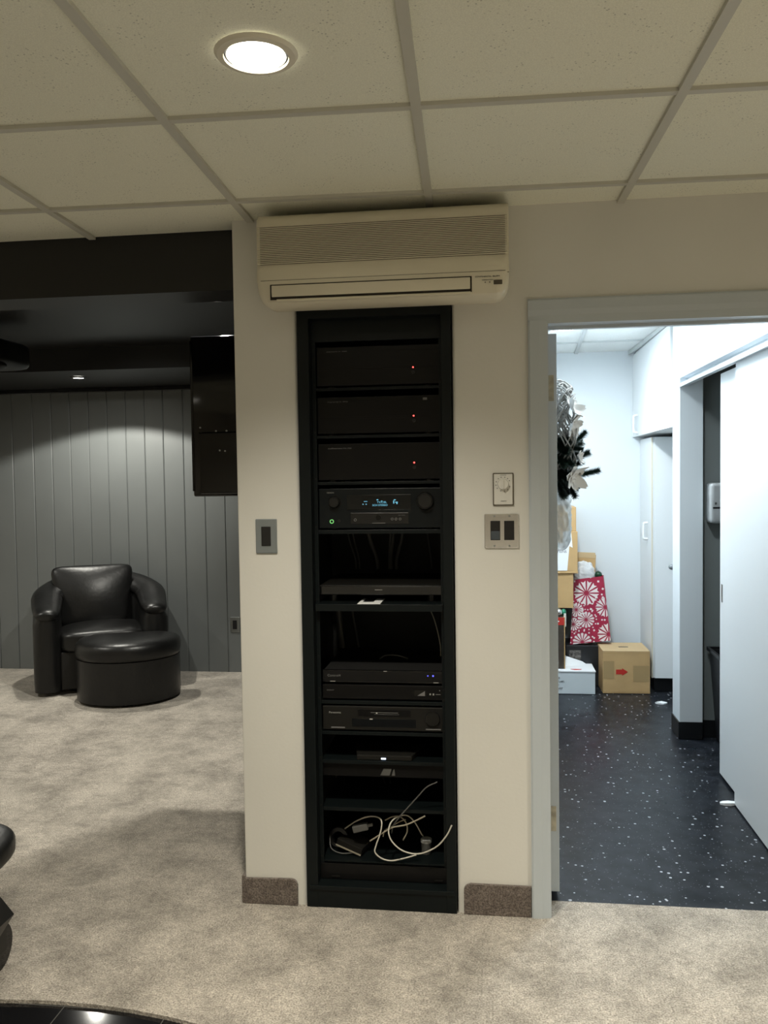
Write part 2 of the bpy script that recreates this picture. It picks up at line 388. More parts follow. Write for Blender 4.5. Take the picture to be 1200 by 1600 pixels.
# --- front wall plane y=0 (pillar, piece between rack and door, header)
def rounded_wall(bm, x0, x1, y0, y1, z0, z1, bl=0, br=0):
    poly = []
    def cor(cx, cy, r, a0, a1):
        for k in range(6):
            a = a0+(a1-a0)*k/5; poly.append((cx+r*math.cos(a), cy+r*math.sin(a)))
    if bl: cor(x0+bl, y0+bl, bl, PI, 1.5*PI)
    else: poly.append((x0, y0))
    if br: cor(x1-br, y0+br, br, 1.5*PI, 2*PI)
    else: poly.append((x1, y0))
    poly += [(x1, y1), (x0, y1)]
    prism(bm, poly, 2, z0, z1)
bm = B()
rounded_wall(bm, -.866, -.648, 0, .112, 0, H+.006, .004, .012)
struct('wall_pillar', bm, 'wall', smooth=True)
bm = B(); box(bm, -.648, -.124, .001, .112, 2.062, H+.006)
struct('wall_over_rack', bm, 'wall')
bm = B(); rounded_wall(bm, -.124, .186, 0, .112, 0, H+.006, .012)
box(bm, .186, 2.6, 0, .112, 2.0, H+.006); box(bm, 1.02, 2.6, 0, .112, 0, 2.0)
struct('wall_center', bm, 'wall', smooth=True)
bm = B(); box(bm, -.8685, -.866, .012, .66, 0, H); struct('trim_1', bm, 'black_paint')
# door casing and jamb
bm = B()
cas = [(.124, 0), (.124, -.012), (.130, -.016), (.160, -.014), (.176, -.010), (.187, -.008), (.187, 0)]
prism(bm, [(x, y) for x, y in cas], 2, 0, 1.985)
prism(bm, [(-.0, 2.055), (-.012, 2.055), (-.016, 2.049), (-.014, 2.018), (-.010, 2.0), (-.008, 1.975), (0, 1.975)], 0, .124, 1.08)
prism(bm, [(x, y) for x, y in [(1.02, 0), (1.02, -.012), (1.06, -.014), (1.085, -.012), (1.085, 0)]], 2, 0, 1.985)
struct('trim_2', bm, 'trim')
bm = B()
box(bm, .186, .189, -.004, .114, 0, 1.978); box(bm, .186, 1.02, -.004, .114, 1.975, 2.0); box(bm, 1.002, 1.02, -.004, .114, 0, 1.975)
box(bm, .189, 1.002, .05, .075, 1.965, 1.975)
struct('trim_3', bm, 'trim')
# carpet strips used as baseboards
def strip(name, x0, x1, z1, wrap):
    bm = B(); r = .022
    poly = [(x0, 0)]
    if wrap: poly.append((x0, z1-.004))
    else:
        for k in range(6): a = PI-k*PI/10; poly.append((x0+r+r*math.cos(a), z1-r+r*math.sin(a)))
    if wrap:
        for k in range(6): a = PI/2-k*PI/10; poly.append((x1-r+r*math.cos(a), z1-r+r*math.sin(a)))
    else: poly.append((x1, z1))
    poly.append((x1, 0))
    prism(bm, poly, 1, -.012, 0, bev=.003)
    if wrap: box(bm, x0-.010, x0+.002, -.010, .118, 0, z1+.004, .003)
    return struct(name, bm, 'carpet_base')
strip('baseboard_left', -.868, -.678, .094, True)
strip('baseboard_right', -.103, .122, .105, False)
# --- outer shell of the main room, out of view
bm = B(); box(bm, -4.7, -4.6, -5.2, 3.42, 0, H+.05); box(bm, 2.6, 2.7, -5.2, .11, 0, H+.05); box(bm, -4.7, 2.7, -5.3, -5.2, 0, H+.05)
struct('wall_back', bm, 'grey_liner')
# --- theatre: boarded rear wall, black header beam, soffit, crown
bm = B()
xs = [-4.6, -4.49, -4.34, -4.19, -4.04, -3.885, -3.728, -3.556, -3.401, -3.248, -3.095, -2.943, -2.792, -2.641, -2.492, -2.333, -2.17, -2.013, -1.86, -1.71, -1.56, -1.41, -1.26, -1.11, -.96, -.81, -.66, -.5, -.35, -.2, -.05, .06]
for a, b_ in zip(xs[:-1], xs[1:]):
    prism(bm, [(a+.0015, 3.45), (a+.0015, 3.424), (a+.006, 3.420), (b_-.006, 3.420), (b_-.0015, 3.424), (b_-.0015, 3.45)], 2, 0, 2.167)
box(bm, -4.6, .06, 3.428, 3.5, 0, 2.36)
struct('wall_theatre', bm, 'panel')
bm = B(); box(bm, -4.6, .06, 3.398, 3.428, 2.167, 2.20, .004); struct('trim_4', bm, 'black_gloss')
bm = B(); box(bm, -4.6, -.866, .102, .285, 2.152, 2.36); struct('wall_header', bm, 'black_satin')
bm = B()      # rear soffit, front edge bowed
poly = [(-4.6, 3.428)]
for k in range(41):
    x = -4.6+4.66*k/40; t = (x+2.2)/2.4; poly.append((x, 2.40-.42*max(0, t*t-.12)))
poly.append((.06, 3.428)); prism(bm, poly, 2, 2.20, 2.345)
struct('ceiling_soffit', bm, 'black_paint', smooth=True)
bm = B(); box(bm, .06, .13, .112, 3.45, 0, H+.05); struct('wall_right', bm, ['black_paint'])
bm = B(); box(bm, .13, .15, .14, 3.46, 0, H); struct('wall_storeroom_left', bm, 'wall_white')
# closet shell behind the rack
bm = B(); box(bm, -.866, -.85, .112, .66, 0, 2.345); box(bm, -.866, .06, .645, .66, 0, 2.345); struct('wall_closet', bm, 'black_paint')
# --- storeroom
bm = B(); box(bm, .13, 2.3, 3.46, 3.54, 0, H+.05); struct('wall_storeroom_back', bm, 'wall_white')
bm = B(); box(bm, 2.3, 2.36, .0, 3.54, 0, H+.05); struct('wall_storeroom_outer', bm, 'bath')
# right side wall of the storeroom with the sliding-door opening
bm = B()
box(bm, 1.03, 1.155, 2.0, 2.18, .094, H, .003)            # column
box(bm, 1.03, 1.155, .112, 2.0, 2.0, H)                   # header over the sliding doors
struct('wall_storeroom_right', bm, 'wall_white')
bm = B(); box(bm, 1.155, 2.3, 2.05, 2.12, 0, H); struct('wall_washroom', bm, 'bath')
bm = B()
box(bm, 1.024, 1.155, 1.996, 2.184, 0, .096, .003); box(bm, 1.155, 2.3, 2.04, 2.05, 0, .096)
box(bm, .95, 1.08, 3.45, 3.46, 0, .09)
struct('baseboard_storeroom', bm, 'black_base')
bm = B()      # sliding-door track
box(bm, 1.026, 1.034, .112, 2.0, 1.950, 1.970, .001); box(bm, 1.034, 1.075, .112, 2.0, 1.960, 1.966)
box(bm, 1.070, 1.076, .112, 2.0, 1.966, 2.0)
struct('trim_5', bm, 'trim')
def slide(name, x, y0, y1, z0, z1, pull):
    bm = B(); box(bm, x, x+.03, y0, y1, z0, z1, .002)
    d = struct(name, bm, 'white_laminate')
    if pull:
        bm = B(); box(bm, x-.002, x+.004, pull-.012, pull+.012, .858, .945, .002); box(bm, x-.0025, x, pull-.007, pull+.007, .866, .937)
        h = obj('recessed_pull', bm, 'steel', d)
    return d
slide('door_2', 1.098, .75, 1.430, .012, 1.955, 1.393)
slide('door_3', 1.064, .12, 1.052, .004, 1.968, None)
# --- the open door leaf, seen edge-on, with its hinges
bm = B(); box(bm, .190, .225, .118, .90, .03, 1.962, .0015)
d1 = struct('door_1', bm, 'trim')
for z0 in (1.734, .245):
    bm = B(); box(bm, .192, .215, .1155, .1182, z0, z0+.088, .001); cyl(bm, (.1905, .113, z0), (.1905, .113, z0+.088), .004, seg=12)
    for k in (.014, .044, .074): cyl(bm, (.205+(.004 if k == .044 else 0), .1152, z0+k), (.205+(.004 if k == .044 else 0), .1158, z0+k), .0032, seg=10)
    obj('hinge', bm, 'brass', d1)
# corner wall angle of the storeroom ceiling
bm = B(); prism(bm, [(1.0, 3.46), (.985, 3.46), (1.018, 2.19), (1.03, 2.19)], 2, H-.022, H+.004); struct('trim_6', bm, 'tbar_white')

# ================================================================== CEILING LAMPS
def downlight(x, y, label, z=H+.004, r=.062, grp='recessed ceiling downlights', lens='lens', rim='lamp_rim'):
    t = thing('downlight', (x, y, z), label, 'ceiling light', grp)
    bm = B(); lathe(bm, [(r+.004, -.002), (r+.005, -.009), (r+.018, -.007), (r+.024, 0), (r+.004, -.002)], (x, y, z)); obj('trim_ring', bm, rim, t, smooth=True)
    bm = B(); lathe(bm, [(r+.006, -.004), (r-.002, -.003)], (x, y, z)); obj('shaded_gap_ring', bm, 'vent_dark', t)  # dark ring, the shade of the gap around the lens painted in
    bm = B(); disc(bm, (x, y), r-.001, z-.0055); obj('lens', bm, lens, t, recalc=False)
    return t
labs = ['lit round recessed downlight in the ceiling tile in front of the air conditioner', 'lit downlight in the ceiling over the right end of the room',
        'lit downlight in the ceiling over the left side by the swivel chair', 'lit downlight behind the camera position, left of centre', 'lit downlight behind the camera position, right of centre', 'lit downlight in the far left rear of the ceiling']
for (x, y, e), l in zip(MAIN, labs): downlight(x, y, l)
tl = ['small lit downlight in the black soffit above the armchair', 'small downlight in the black theatre ceiling, left side', 'small downlight in the black theatre ceiling behind the pillar']
for (x, y, z, e), l in zip(TH, tl): downlight(x, y, l, z=z+.008, r=.036, grp='small theatre downlights', rim='black_satin')
t = thing('round_ceiling_lamp', (.42, 2.2, H), 'round glowing white lamp on the storeroom ceiling just behind the door header', 'ceiling light')
bm = B(); lathe(bm, [(.115, 0), (.118, -.012), (.105, -.02)], (.42, 2.2, H)); obj('lamp_ring', bm, 'white_bright', t, smooth=True)
bm = B(); lathe(bm, [(.105, -.02), (.09, -.028), (.05, -.034), (.001, -.036)], (.42, 2.2, H)); obj('diffuser', bm, 'lens_cool', t, smooth=True)

# ================================================================== AIR CONDITIONER
t = thing('air_conditioner', (-.337, 0, 2.04), 'yellowed ivory wall air conditioner mounted above the black equipment rack', 'air conditioner')
bm = B()
prof = [(0, 2.335), (-.10, 2.332), (-.150, 2.322), (-.166, 2.310), (-.171, 2.290), (-.171, 2.155), (-.176, 2.148), (-.178, 2.11), (-.176, 2.075), (-.168, 2.046), (-.150, 2.034), (-.06, 2.036), (0, 2.055)]
slices = [(0, .030), (.004, .020), (.012, .010), (.024, .003), (.04, 0)]
xl, xr = -.736, .061
xsl = [(xl+d, c) for d, c in slices]+[(xr-d, c) for d, c in slices[::-1]]
rings = []
for x, c in xsl:
    rg = []
    for (y, z) in prof:
        zz = z+(c*1.6 if z < 2.08 else c*.15 if z > 2.31 else 0)
        yy = min(0, y+(c*.45 if y < -.14 else 0)); rg.append(bm.verts.new((x, yy, zz)))
    rings.append(rg)
for a, b_ in zip(rings[:-1], rings[1:]):
    for k in range(len(prof)): bm.faces.new((a[k], a[(k+1) % len(prof)], b_[(k+1) % len(prof)], b_[k]))
bm.faces.new(rings[0]); bm.faces.new(rings[-1][::-1])
obj('casing', bm, 'ac', t, smooth=True)
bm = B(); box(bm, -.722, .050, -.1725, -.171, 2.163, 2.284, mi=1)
n = 22
for k in range(n):
    z = 2.166+k*(.116/(n-1)); prism(bm, [(-.1725, z-.0017), (-.1765, z-.0013), (-.1765, z+.0010), (-.1725, z+.0017)], 0, -.730, .056)
obj('intake_grille', bm, ['ac', 'ac_dark'], t)
bm = B(); box(bm, -.690, -.053, -.1795, -.177, 2.050, 2.0985, .001); obj('outlet_recess', bm, 'ac_gap_shade', t)  # dark plate standing in for the shade in the gap around the flap
bm = B(); prism(bm, [(-.178, 2.095), (-.1845, 2.094), (-.1865, 2.075), (-.182, 2.059), (-.176, 2.060)], 0, -.684, -.058, bev=.0012); obj('louvre_flap', bm, 'ac', t, smooth=True)
bm = B(); box(bm, -.67, -.056, -.181, -.165, 2.044, 2.052, .002); obj('lower_lip', bm, 'ac', t)
bm = B(); box(bm, -.72, .05, -.1786, -.1770, 2.111, 2.1122); obj('seam', bm, 'ac_dark', t)
bm = B(); box(bm, .014, .040, -.1800, -.1770, 2.070, 2.0835, .001); obj('receiver_window', bm, 'ac_window', t)
text('lettering', 'CONTINENTAL', .0058, (-.043, -.1779, 2.0935), 'print_dark', t, width=.05)
text('lettering', 'SLIM', .0060, (.0105, -.1779, 2.0935), 'print_dark', t, width=.021)
text('lettering', 'OPERATION', .0034, (-.022, -.1779, 2.0838), 'print_dark', t, width=.034)
bm = B()
for x in (-.012, .002): cyl(bm, (x, -.1785, 2.078), (x, -.1765, 2.078), .0018, seg=10)
obj('indicator', bm, 'ac_window', t)

# ================================================================== WALL PLATES
def rocker_plate(name, x0, x1, z0, z1, label, cat, plate='alu', y=0., dbl=False):
    t = thing(name, ((x0+x1)/2, y, z0), label, cat)
    bm = B(); box(bm, x0, x1, y-.007, y, z0, z1, .0025); obj('cover_plate', bm, plate, t)
    return t
t = rocker_plate('switch_plate', -.803, -.728, 1.228, 1.346, 'grey metallic plate with one black switch on the pillar left of the rack', 'light switch')
bm = B(); box(bm, -.782, -.7495, -.0105, -.006, 1.254, 1.320, .0012); obj('rocker', bm, 'dark_plastic', t)
t = rocker_plate('switch_plate', -.023, .090, 1.243, 1.357, 'chrome double switch plate below the white timer, beside the door', 'light switch', 'chrome')
bm = B(); box(bm, -.003, .029, -.0105, -.006, 1.270, 1.334, .0012); obj('rocker', bm, 'dark_plastic', t)
bm = B(); box(bm, -.001, .027, -.0125, -.0105, 1.272, 1.300, .001); obj('dimmer_slide', bm, 'grey_btn', t)
bm = B(); box(bm, .042, .075, -.0105, -.006, 1.270, 1.334, .0012); obj('rocker', bm, 'dark_plastic', t)
for x in (.010, .059):
    for z in (1.2505, 1.3495):
        bm = B(); cyl(bm, (x, -.0085, z), (x, -.006, z), .0035, seg=14); obj('screw', bm, 'steel', t)
t = rocker_plate('timer_switch', .006, .074, 1.384, 1.492, 'white timer plate with a round dial above the chrome switches', 'timer', 'ac_dark')  # dark plate leaves a rim that paints the edge shade around the white face
bm = B(); box(bm, .0095, .0705, -.0088, -.006, 1.3875, 1.4885, .002); obj('face', bm, 'white_plastic', t)
bm = B()
cyl(bm, (.0395, -.022, 1.455), (.0395, -.0085, 1.455), .0165, .0185, seg=32); box(bm, .0370, .0420, -.027, -.021, 1.439, 1.471, .001)
obj('dial', bm, 'white_plastic', t, smooth=True)
bm = B()
for a in (40, 62, 112, 140, 170, 200, 235, 262, 290, 320, 345, 15):
    x, z = .0395+.0235*math.sin(math.radians(a)), 1.455+.0235*math.cos(math.radians(a)); box(bm, x-.0015, x+.0015, -.0093, -.0086, z-.0017, z+.0017)
box(bm, .030, .050, -.0093, -.0086, 1.484, 1.4855); obj('dial_marks', bm, 'print_grey', t)
text('lettering', 'INTERMATIC', .0042, (.031, -.0092, 1.3975), 'print_dark', t, width=.019)
# outlet on the theatre boards
t = thing('outlet_plate', (-1.955, 3.42, .31), 'small grey outlet plate low on the dark boarded wall next to the pillar', 'outlet')
bm = B(); box(bm, -1.991, -1.919, 3.413, 3.421, .308, .426, .002); obj('cover_plate', bm, 'steel', t)
bm = B(); box(bm, -1.972, -1.939, 3.409, 3.414, .333, .401, .001); obj('socket', bm, 'dark_plastic', t)

# ================================================================== EQUIPMENT RACK
t = rack = thing('equipment_rack', (-.386, .25, 0), 'tall black steel equipment rack built into the cream wall under the air conditioner', 'rack')
RX0, RX1 = -.645, -.127
bm = B()
box(bm, RX0, RX0+.040, -.012, .03, .0, 2.055, .002); box(bm, RX1-.034, RX1, -.012, .03, 0, 2.055, .002); box(bm, RX0+.038, RX1-.032, -.012, .03, 2.018, 2.055, .001)
obj('outer_frame', bm, 'rack', t)
bm = B(); box(bm, RX0+.038, RX1-.032, -.011, .03, .0, .062, .002); obj('base_panel', bm, 'rack', t)
bm = B(); box(bm, RX0+.012, RX1-.008, -.016, .05, .062, .078, .002); obj('base_ledge', bm, 'rack', t)
bm = B(); box(bm, RX0, RX0+.01, .03, .50, 0, 2.055); box(bm, RX1-.01, RX1, .03, .50, 0, 2.055); box(bm, RX0, RX1, .50, .51, 0, 2.055); box(bm, RX0, RX1, .03, .5, 2.045, 2.055); box(bm, RX0, RX1, .03, .5, 0, .01)
obj('cabinet_shell', bm, 'rack_in', t)
for x0, x1, xh in ((-.607, -.593, -.600), (-.172, -.158, -.165)):
    bm = B(); box(bm, x0, x1, .040, .050, .078, 2.02); box(bm, x0 if x0 < -.4 else x1-.002, x0+.002 if x0 < -.4 else x1, .05, .09, .078, 2.02)
    r = obj('mounting_rail', bm, 'rack', t)
    for z in (.157, .339, .508, .610, .718, .752, .865, 1.062, 1.315, 1.480, 1.640, 1.802, 1.960):
        bm = B(); cyl(bm, (xh, .0385, z), (xh, .0405, z), .0030, seg=8); obj('rail_screw', bm, 'device_grey', r)
def shelf(z, y1=.46, front=.05, lip=.012, x0=-.600, x1=-.165):
    bm = B(); box(bm, x0, x1, front, y1, z-.003, z, .0006); box(bm, x0, x1, front-.004, front, z-lip, z, .0008)
    return obj('shelf', bm, 'rack', rack)
for z, lip in ((1.7915, .010), (1.6285, .010), (1.4695, .010), (1.3035, .014), (1.052, .024), (.7085, .012), (.6005, .012), (.498, .012), (.3305, .012), (.141, .006)):
    shelf(z, lip=lip, front=.008 if z == 1.052 else .05)
bm = B(); box(bm, -.622, -.145, .036, .042, 1.947, 2.02, .001); obj('blank_panel', bm, 'rack', t)
bm = B(); box(bm, -.604, -.160, .036, .042, .080, .134, .001)
obj('blank_panel', bm, 'device', t)
bm = B(); box(bm, -.600, -.164, .060, .066, .438, .483, .001); obj('blank_panel', bm, 'device', t)
bm = B(); prism(bm, [(-.392, .444), (-.360, .444), (-.352, .468), (-.380, .468)], 1, .0585, .060); prism(bm, [(-.352, .444), (-.340, .444), (-.343, .468), (-.347, .462)], 1, .0585, .060)
obj('sticker', bm, 'cable_grey', t)
for x in (-.565, -.205):
    bm = B(); box(bm, x, x+.028, .032, .037, .088, .092); obj('clip', bm, 'device_grey', t)

GD = 'audio and video devices stacked in the rack'
DX0, DX1 = -.590, -.170
def device(name, z0, z1, label, cat, m='device', y0=.045, y1=.40, x0=DX0, x1=DX1, bev=.002, feet=True, fh=.006):
    zb = z0+(fh if feet else 0)
    t = thing(name, ((x0+x1)/2, y0, z0), label, cat, GD)
    bm = B(); box(bm, x0+.004, x1-.004, y0+.012, y1, zb+.001, z1-.002); obj('case', bm, 'rack_in', t)
    bm = B(); box(bm, x0, x1, y0, y0+.013, zb, z1, bev); obj('front_panel', bm, m, t)
    if feet:
        for x in (x0+.04, x1-.04):
            for y in (y0+.04, y1-.04):
                bm = B(); cyl(bm, (x, y, z0), (x, y, zb+.002), .016, seg=14); obj('foot', bm, 'dark_plastic', t)
    return t
def led(t, x, z, y, r, m, name='led'):
    bm = B(); ball(bm, (x, y, z), r, (1, .5, 1), seg=12); return obj(name, bm, m, t, smooth='all')
AL = ['black power amplifier on the topmost device shelf of the rack', 'black power amplifier with a small badge at upper right, second from rack top', 'plain-faced black power amplifier directly above the receiver']
for k, (z0, z1, txt) in enumerate(((1.7915, 1.930, ('marantz', 'THX', 'MM9000')), (1.6285, 1.759, ('marantz', 'THX', 'MM9000')), (1.4695, 1.600, ('audioaccess', '', 'PX-700')))):
    t = device('power_amplifier', z0, z1, AL[k], 'amplifier')
    zb = z0+.006
    if k < 2:
        bm = B()
        for fz in (.40, .46, .86): box(bm, DX0+.002, DX1-.002, .0437, .0452, zb+(z1-zb)*fz, zb+(z1-zb)*fz+.0013)
        obj('groove', bm, 'vent_dark', t)
    text('lettering', txt[0], .0075, (-.555, .0445, z1-.018), 'print_grey', t, width=.038 if k < 2 else .05)
    if txt[1]: text('lettering', txt[1], .006, (-.514, .0445, z1-.018), 'print_grey', t, width=.008)
    text('lettering', txt[2], .006, (-.502, .0445, z1-.018), 'print_grey', t, width=.018 if k < 2 else .028)
    led(t, -.258, z0+.062, .0445, .0028, 'red_led')
    bm = B(); cyl(bm, (-.258, .040, z0+.046), (-.258, .046, z0+.046), .006, seg=16); obj('power_button', bm, 'knob', t)
    if k == 1: bm = B(); box(bm, -.226, -.212, .0442, .0452, z1-.017, z1-.008); obj('badge', bm, 'print_grey', t)
# receiver
t = device('av_receiver', 1.3035, 1.446, 'black receiver with two round knobs and a glowing blue display in the rack', 'receiver', 'device_blue')
bm = B(); box(bm, -.492, -.270, .0438, .0460, 1.372, 1.424, .0008); win = obj('display_window', bm, 'screen', t)
text('display_text', 'TV/CBL', .0090, (-.388, .0434, 1.395), 'cyan', t, width=.034)
text('display_text', '5CH STEREO', .0090, (-.404, .0434, 1.385), 'cyan', t, width=.052)
for x, z, a, b_ in ((-.433, 1.400, .012, .002), (-.438, 1.390, .004, .003), (-.427, 1.390, .004, .003), (-.389, 1.405, .006, .003), (-.374, 1.401, .005, .002), (-.330, 1.404, .007, .003), (-.332, 1.393, .004, .010), (-.325, 1.396, .009, .003), (-.321, 1.391, .004, .007)):
    bm = B(); box(bm, x, x+a, .0432, .0438, z, z+b_); obj('display_symbol', bm, 'cyan', t)
for x, z, r in ((-.535, 1.400, .019), (-.222, 1.401, .028)):
    bm = B(); cyl(bm, (x, .024, z), (x, .045, z), r*.93, r, seg=40); cyl(bm, (x, .022, z), (x, .025, z), r*.80, r*.9, seg=40)
    kb = obj('knob', bm, 'knob', t, smooth=True)
    bm = B(); lathe(bm, [(r+.001, 0), (r+.003, .001), (r+.004, 0)], (0, 0, 0), 40)
    bmesh.ops.transform(bm, matrix=Matrix.Translation((x, .0448, z)) @ Matrix.Rotation(PI/2, 4, 'X'), verts=bm.verts); obj('knob_ring', bm, 'device_grey', t)
text('lettering', 'DENON', .0065, (-.562, .0445, 1.430), 'print_white', t, width=.024)
def ring(t, x, z, y, r0_, r1_, m, name):
    bm = B(); lathe(bm, [(r0_, 0), (r0_, .002), (r1_, .002), (r1_, 0)], (0, 0, 0), 24)
    bmesh.ops.transform(bm, matrix=Matrix.Translation((x, y, z)) @ Matrix.Rotation(PI/2, 4, 'X'), verts=bm.verts); return obj(name, bm, m, t)
ring(t, -.546, 1.333, .045, .0048, .0072, 'green_led', 'power_ring')
bm = B(); cyl(bm, (-.521, .042, 1.335), (-.521, .045, 1.335), .005, seg=16); obj('standby_button', bm, 'knob', t)
bm = B(); box(bm, -.480, -.280, .0436, .0452, 1.323, 1.362, .001); dr = obj('control_door', bm, 'knob', t)
ring(t, -.464, 1.338, .0436, .0032, .0048, 'print_grey', 'jack_ring')
for x in (-.336, -.323, -.309): ring(t, x, 1.340, .0436, .0028, .0044, 'print_grey', 'jack_ring')
bm = B(); cyl(bm, (-.383, .040, 1.346), (-.383, .044, 1.346), .009, seg=24); obj('cursor_pad', bm, 'device', t)
bm = B(); box(bm, -.405, -.360, .0428, .0438, 1.3255, 1.3275); obj('label_strip', bm, 'print_grey', t)
text('lettering', 'VIDEO  L AUDIO R', .004, (-.315, .0432, 1.3515), 'print_grey', t, width=.024)
# slim black player with large flat top
t = device('disc_player', 1.052, 1.108, 'wide flat black player with a bare glossy top on the shelf below the receiver', 'player', 'gloss_dev', y0=.06, y1=.42, x0=-.596, x1=-.168, bev=.003, fh=.024)
bm = B(); box(bm, -.596, -.168, .062, .42, 1.106, 1.1095, .001); obj('top_cover', bm, 'device_grey', t)
bm = B(); box(bm, -.402, -.376, .0588, .0602, 1.0935, 1.095); obj('indicator', bm, 'print_white', t)
o = thing('card', (-.42, .03, 1.04), 'small white and black card lying on the shelf lip under the flat player', 'card')
bm = B(); prism(bm, [(-.455, .006), (-.377, .008), (-.376, .135), (-.452, .132)], 2, 1.0525, 1.0545); obj('white_card', bm, 'paper', o)
bm = B(); prism(bm, [(-.442, .045), (-.405, .047), (-.404, .135), (-.440, .132)], 2, 1.0546, 1.0552); obj('black_patch', bm, 'dark_plastic', o)
# controller + slim player
t = device('controller_box', .766, .815, 'glossy black controller box with two blue lights, resting on the slim player', 'controller', 'gloss_dev', y0=.05, bev=.003)
text('lettering', 'Control4', .0115, (-.572, .0495, .792), 'print_grey', t, width=.046)
led(t, -.221, .799, .0495, .002, 'blue_led'); led(t, -.203, .799, .0495, .003, 'blue_led')
bm = B()
for x in (-.562, -.202): box(bm, x, x+.018, .0485, .0505, .7745, .7765)
box(bm, -.375, -.362, .0485, .0505, .812, .8135); obj('silver_foot_edge', bm, 'print_white', t)
t = device('disc_player', .7085, .764, 'slim black player with tiny label stickers at right, beneath the controller box', 'player', 'device', y0=.05)
text('lettering', 'SONY', .0065, (-.575, .0495, .742), 'print_grey', t, width=.026)
bm = B(); box(bm, -.268, -.228, .0488, .0502, .7285, .748); prism(bm, [(-.258, .7295), (-.232, .7295), (-.232, .746)], 1, .0482, .0490, mi=1); obj('sticker', bm, ['device_grey', 'print_grey'], t)
bm = B(); box(bm, -.216, -.211, .0485, .0502, .7325, .738); box(bm, -.205, -.200, .0485, .0502, .7320, .738); box(bm, -.195, -.178, .0485, .0502, .7345, .7352); obj('logo_marks', bm, 'print_white', t)
led(t, -.181, .748, .0495, .0013, 'print_white')
# VCR
t = device('video_recorder', .6005, .690, 'charcoal video cassette recorder with a tape slot and round jog dial, lower in the rack', 'video recorder', 'device_grey', y0=.045, bev=.003)
text('lettering', 'Panasonic', .0092, (-.568, .0445, .664), 'print_white', t, width=.042)
bm = B(); box(bm, -.466, -.280, .0438, .0452, .655, .680, .0006); obj('cassette_slot', bm, 'device', t)
bm = B(); box(bm, -.420, -.325, .0432, .0440, .6685, .670); box(bm, -.408, -.322, .0432, .0440, .663, .6638); obj('slot_lettering', bm, 'print_grey', t)
bm = B(); box(bm, -.486, -.262, .0436, .0452, .6185, .647, .001); obj('display_window', bm, 'screen', t)
bm = B(); box(bm, -.424, -.414, .0432, .0440, .6450, .6475); box(bm, -.402, -.397, .0425, .0440, .6665, .6695); obj('indicator', bm, 'white_plastic', t)
bm = B(); cyl(bm, (-.206, .036, .652), (-.206, .045, .652), .024, .026, seg=36); obj('jog_dial', bm, 'device_grey', t, smooth=True)
ring(t, -.206, .652, .0443, .0262, .0285, 'vent_dark', 'dial_groove')
bm = B(); box(bm, -.560, -.512, .0436, .0452, .6125, .6165); box(bm, -.230, -.178, .0436, .0452, .6125, .6165); obj('button_row', bm, 'print_grey', t)
# slim modem
t = thing('modem', (-.375, .2, .498), 'thin black slab modem with a bright white blue light below the video recorder', 'modem', GD)
bm = B(); prism(bm, [(-.472, .052), (-.282, .052), (-.240, .20), (-.505, .20)], 2, .4985, .517, bev=.003); obj('case', bm, 'device_grey', t)
bm = B(); box(bm, -.387, -.371, .0495, .0525, .503, .508, .0008); obj('led', bm, 'white_led', t)
# remote-size black boxes standing inside the lower bays
t = thing('power_brick', (-.50, .12, .1415), 'dark flat adapter box with a pale edge lying among the cables at the rack bottom', 'adapter')
mt = Matrix.Translation((-.505, .135, .172)) @ Matrix.Rotation(math.radians(-16), 4, 'Z') @ Matrix.Rotation(math.radians(14), 4, 'Y')
bm = B(); box(bm, -.045, .055, -.045, .04, -.014, .012, .002, mtx=mt); obj('case', bm, 'device_grey', t)
bm = B(); box(bm, -.045, .055, -.047, -.045, -.014, -.009, mtx=mt); obj('pale_edge', bm, 'cable_yellow', t)
t = thing('plug_adapter', (-.495, .10, .19), 'small grey white plug block on a cable at the left of the rack bottom bay', 'adapter')
mt = Matrix.Translation((-.470, .090, .243)) @ Matrix.Rotation(math.radians(-15), 4, 'Y')
bm = B(); box(bm, -.028, .028, -.012, .012, -.012, .012, .003, mtx=mt); obj('block', bm, 'cable_grey', t)
bm = B(); box(bm, .026, .045, -.005, .005, -.004, .006, .001, mtx=mt); obj('connector', bm, 'cable_grey', t)
t = thing('small_jar', (-.240, .13, .1415), 'small translucent grey jar with a lid at the right of the rack bottom bay', 'jar')
bm = B(); lathe(bm, [(.001, 0), (.016, 0), (.018, .004), (.018, .042), (.001, .042)], (-.240, .13, .1415), 24); obj('cup', bm, 'cable_grey', t, smooth=True)
bm = B(); lathe(bm, [(.001, .042), (.020, .042), (.020, .052), (.017, .054), (.001, .054)], (-.240, .13, .1415), 24); obj('lid', bm, 'disp', t, smooth=True)
t = thing('cable_coil', (-.565, .14, .1415), 'dark round cap like coil standing at the left of the rack bottom bay', 'coil')
bm = B(); lathe(bm, [(.022, -.012), (.034, -.010), (.036, 0), (.034, .010), (.022, .012), (.018, 0), (.022, -.012)], (0, 0, 0), 32)
bmesh.ops.transform(bm, matrix=Matrix.Translation((-.560, .15, .179)) @ Matrix.Rotation(PI/2-.2, 4, 'X'), verts=bm.verts); obj('ring_body', bm, 'cable_black', t, smooth=True)

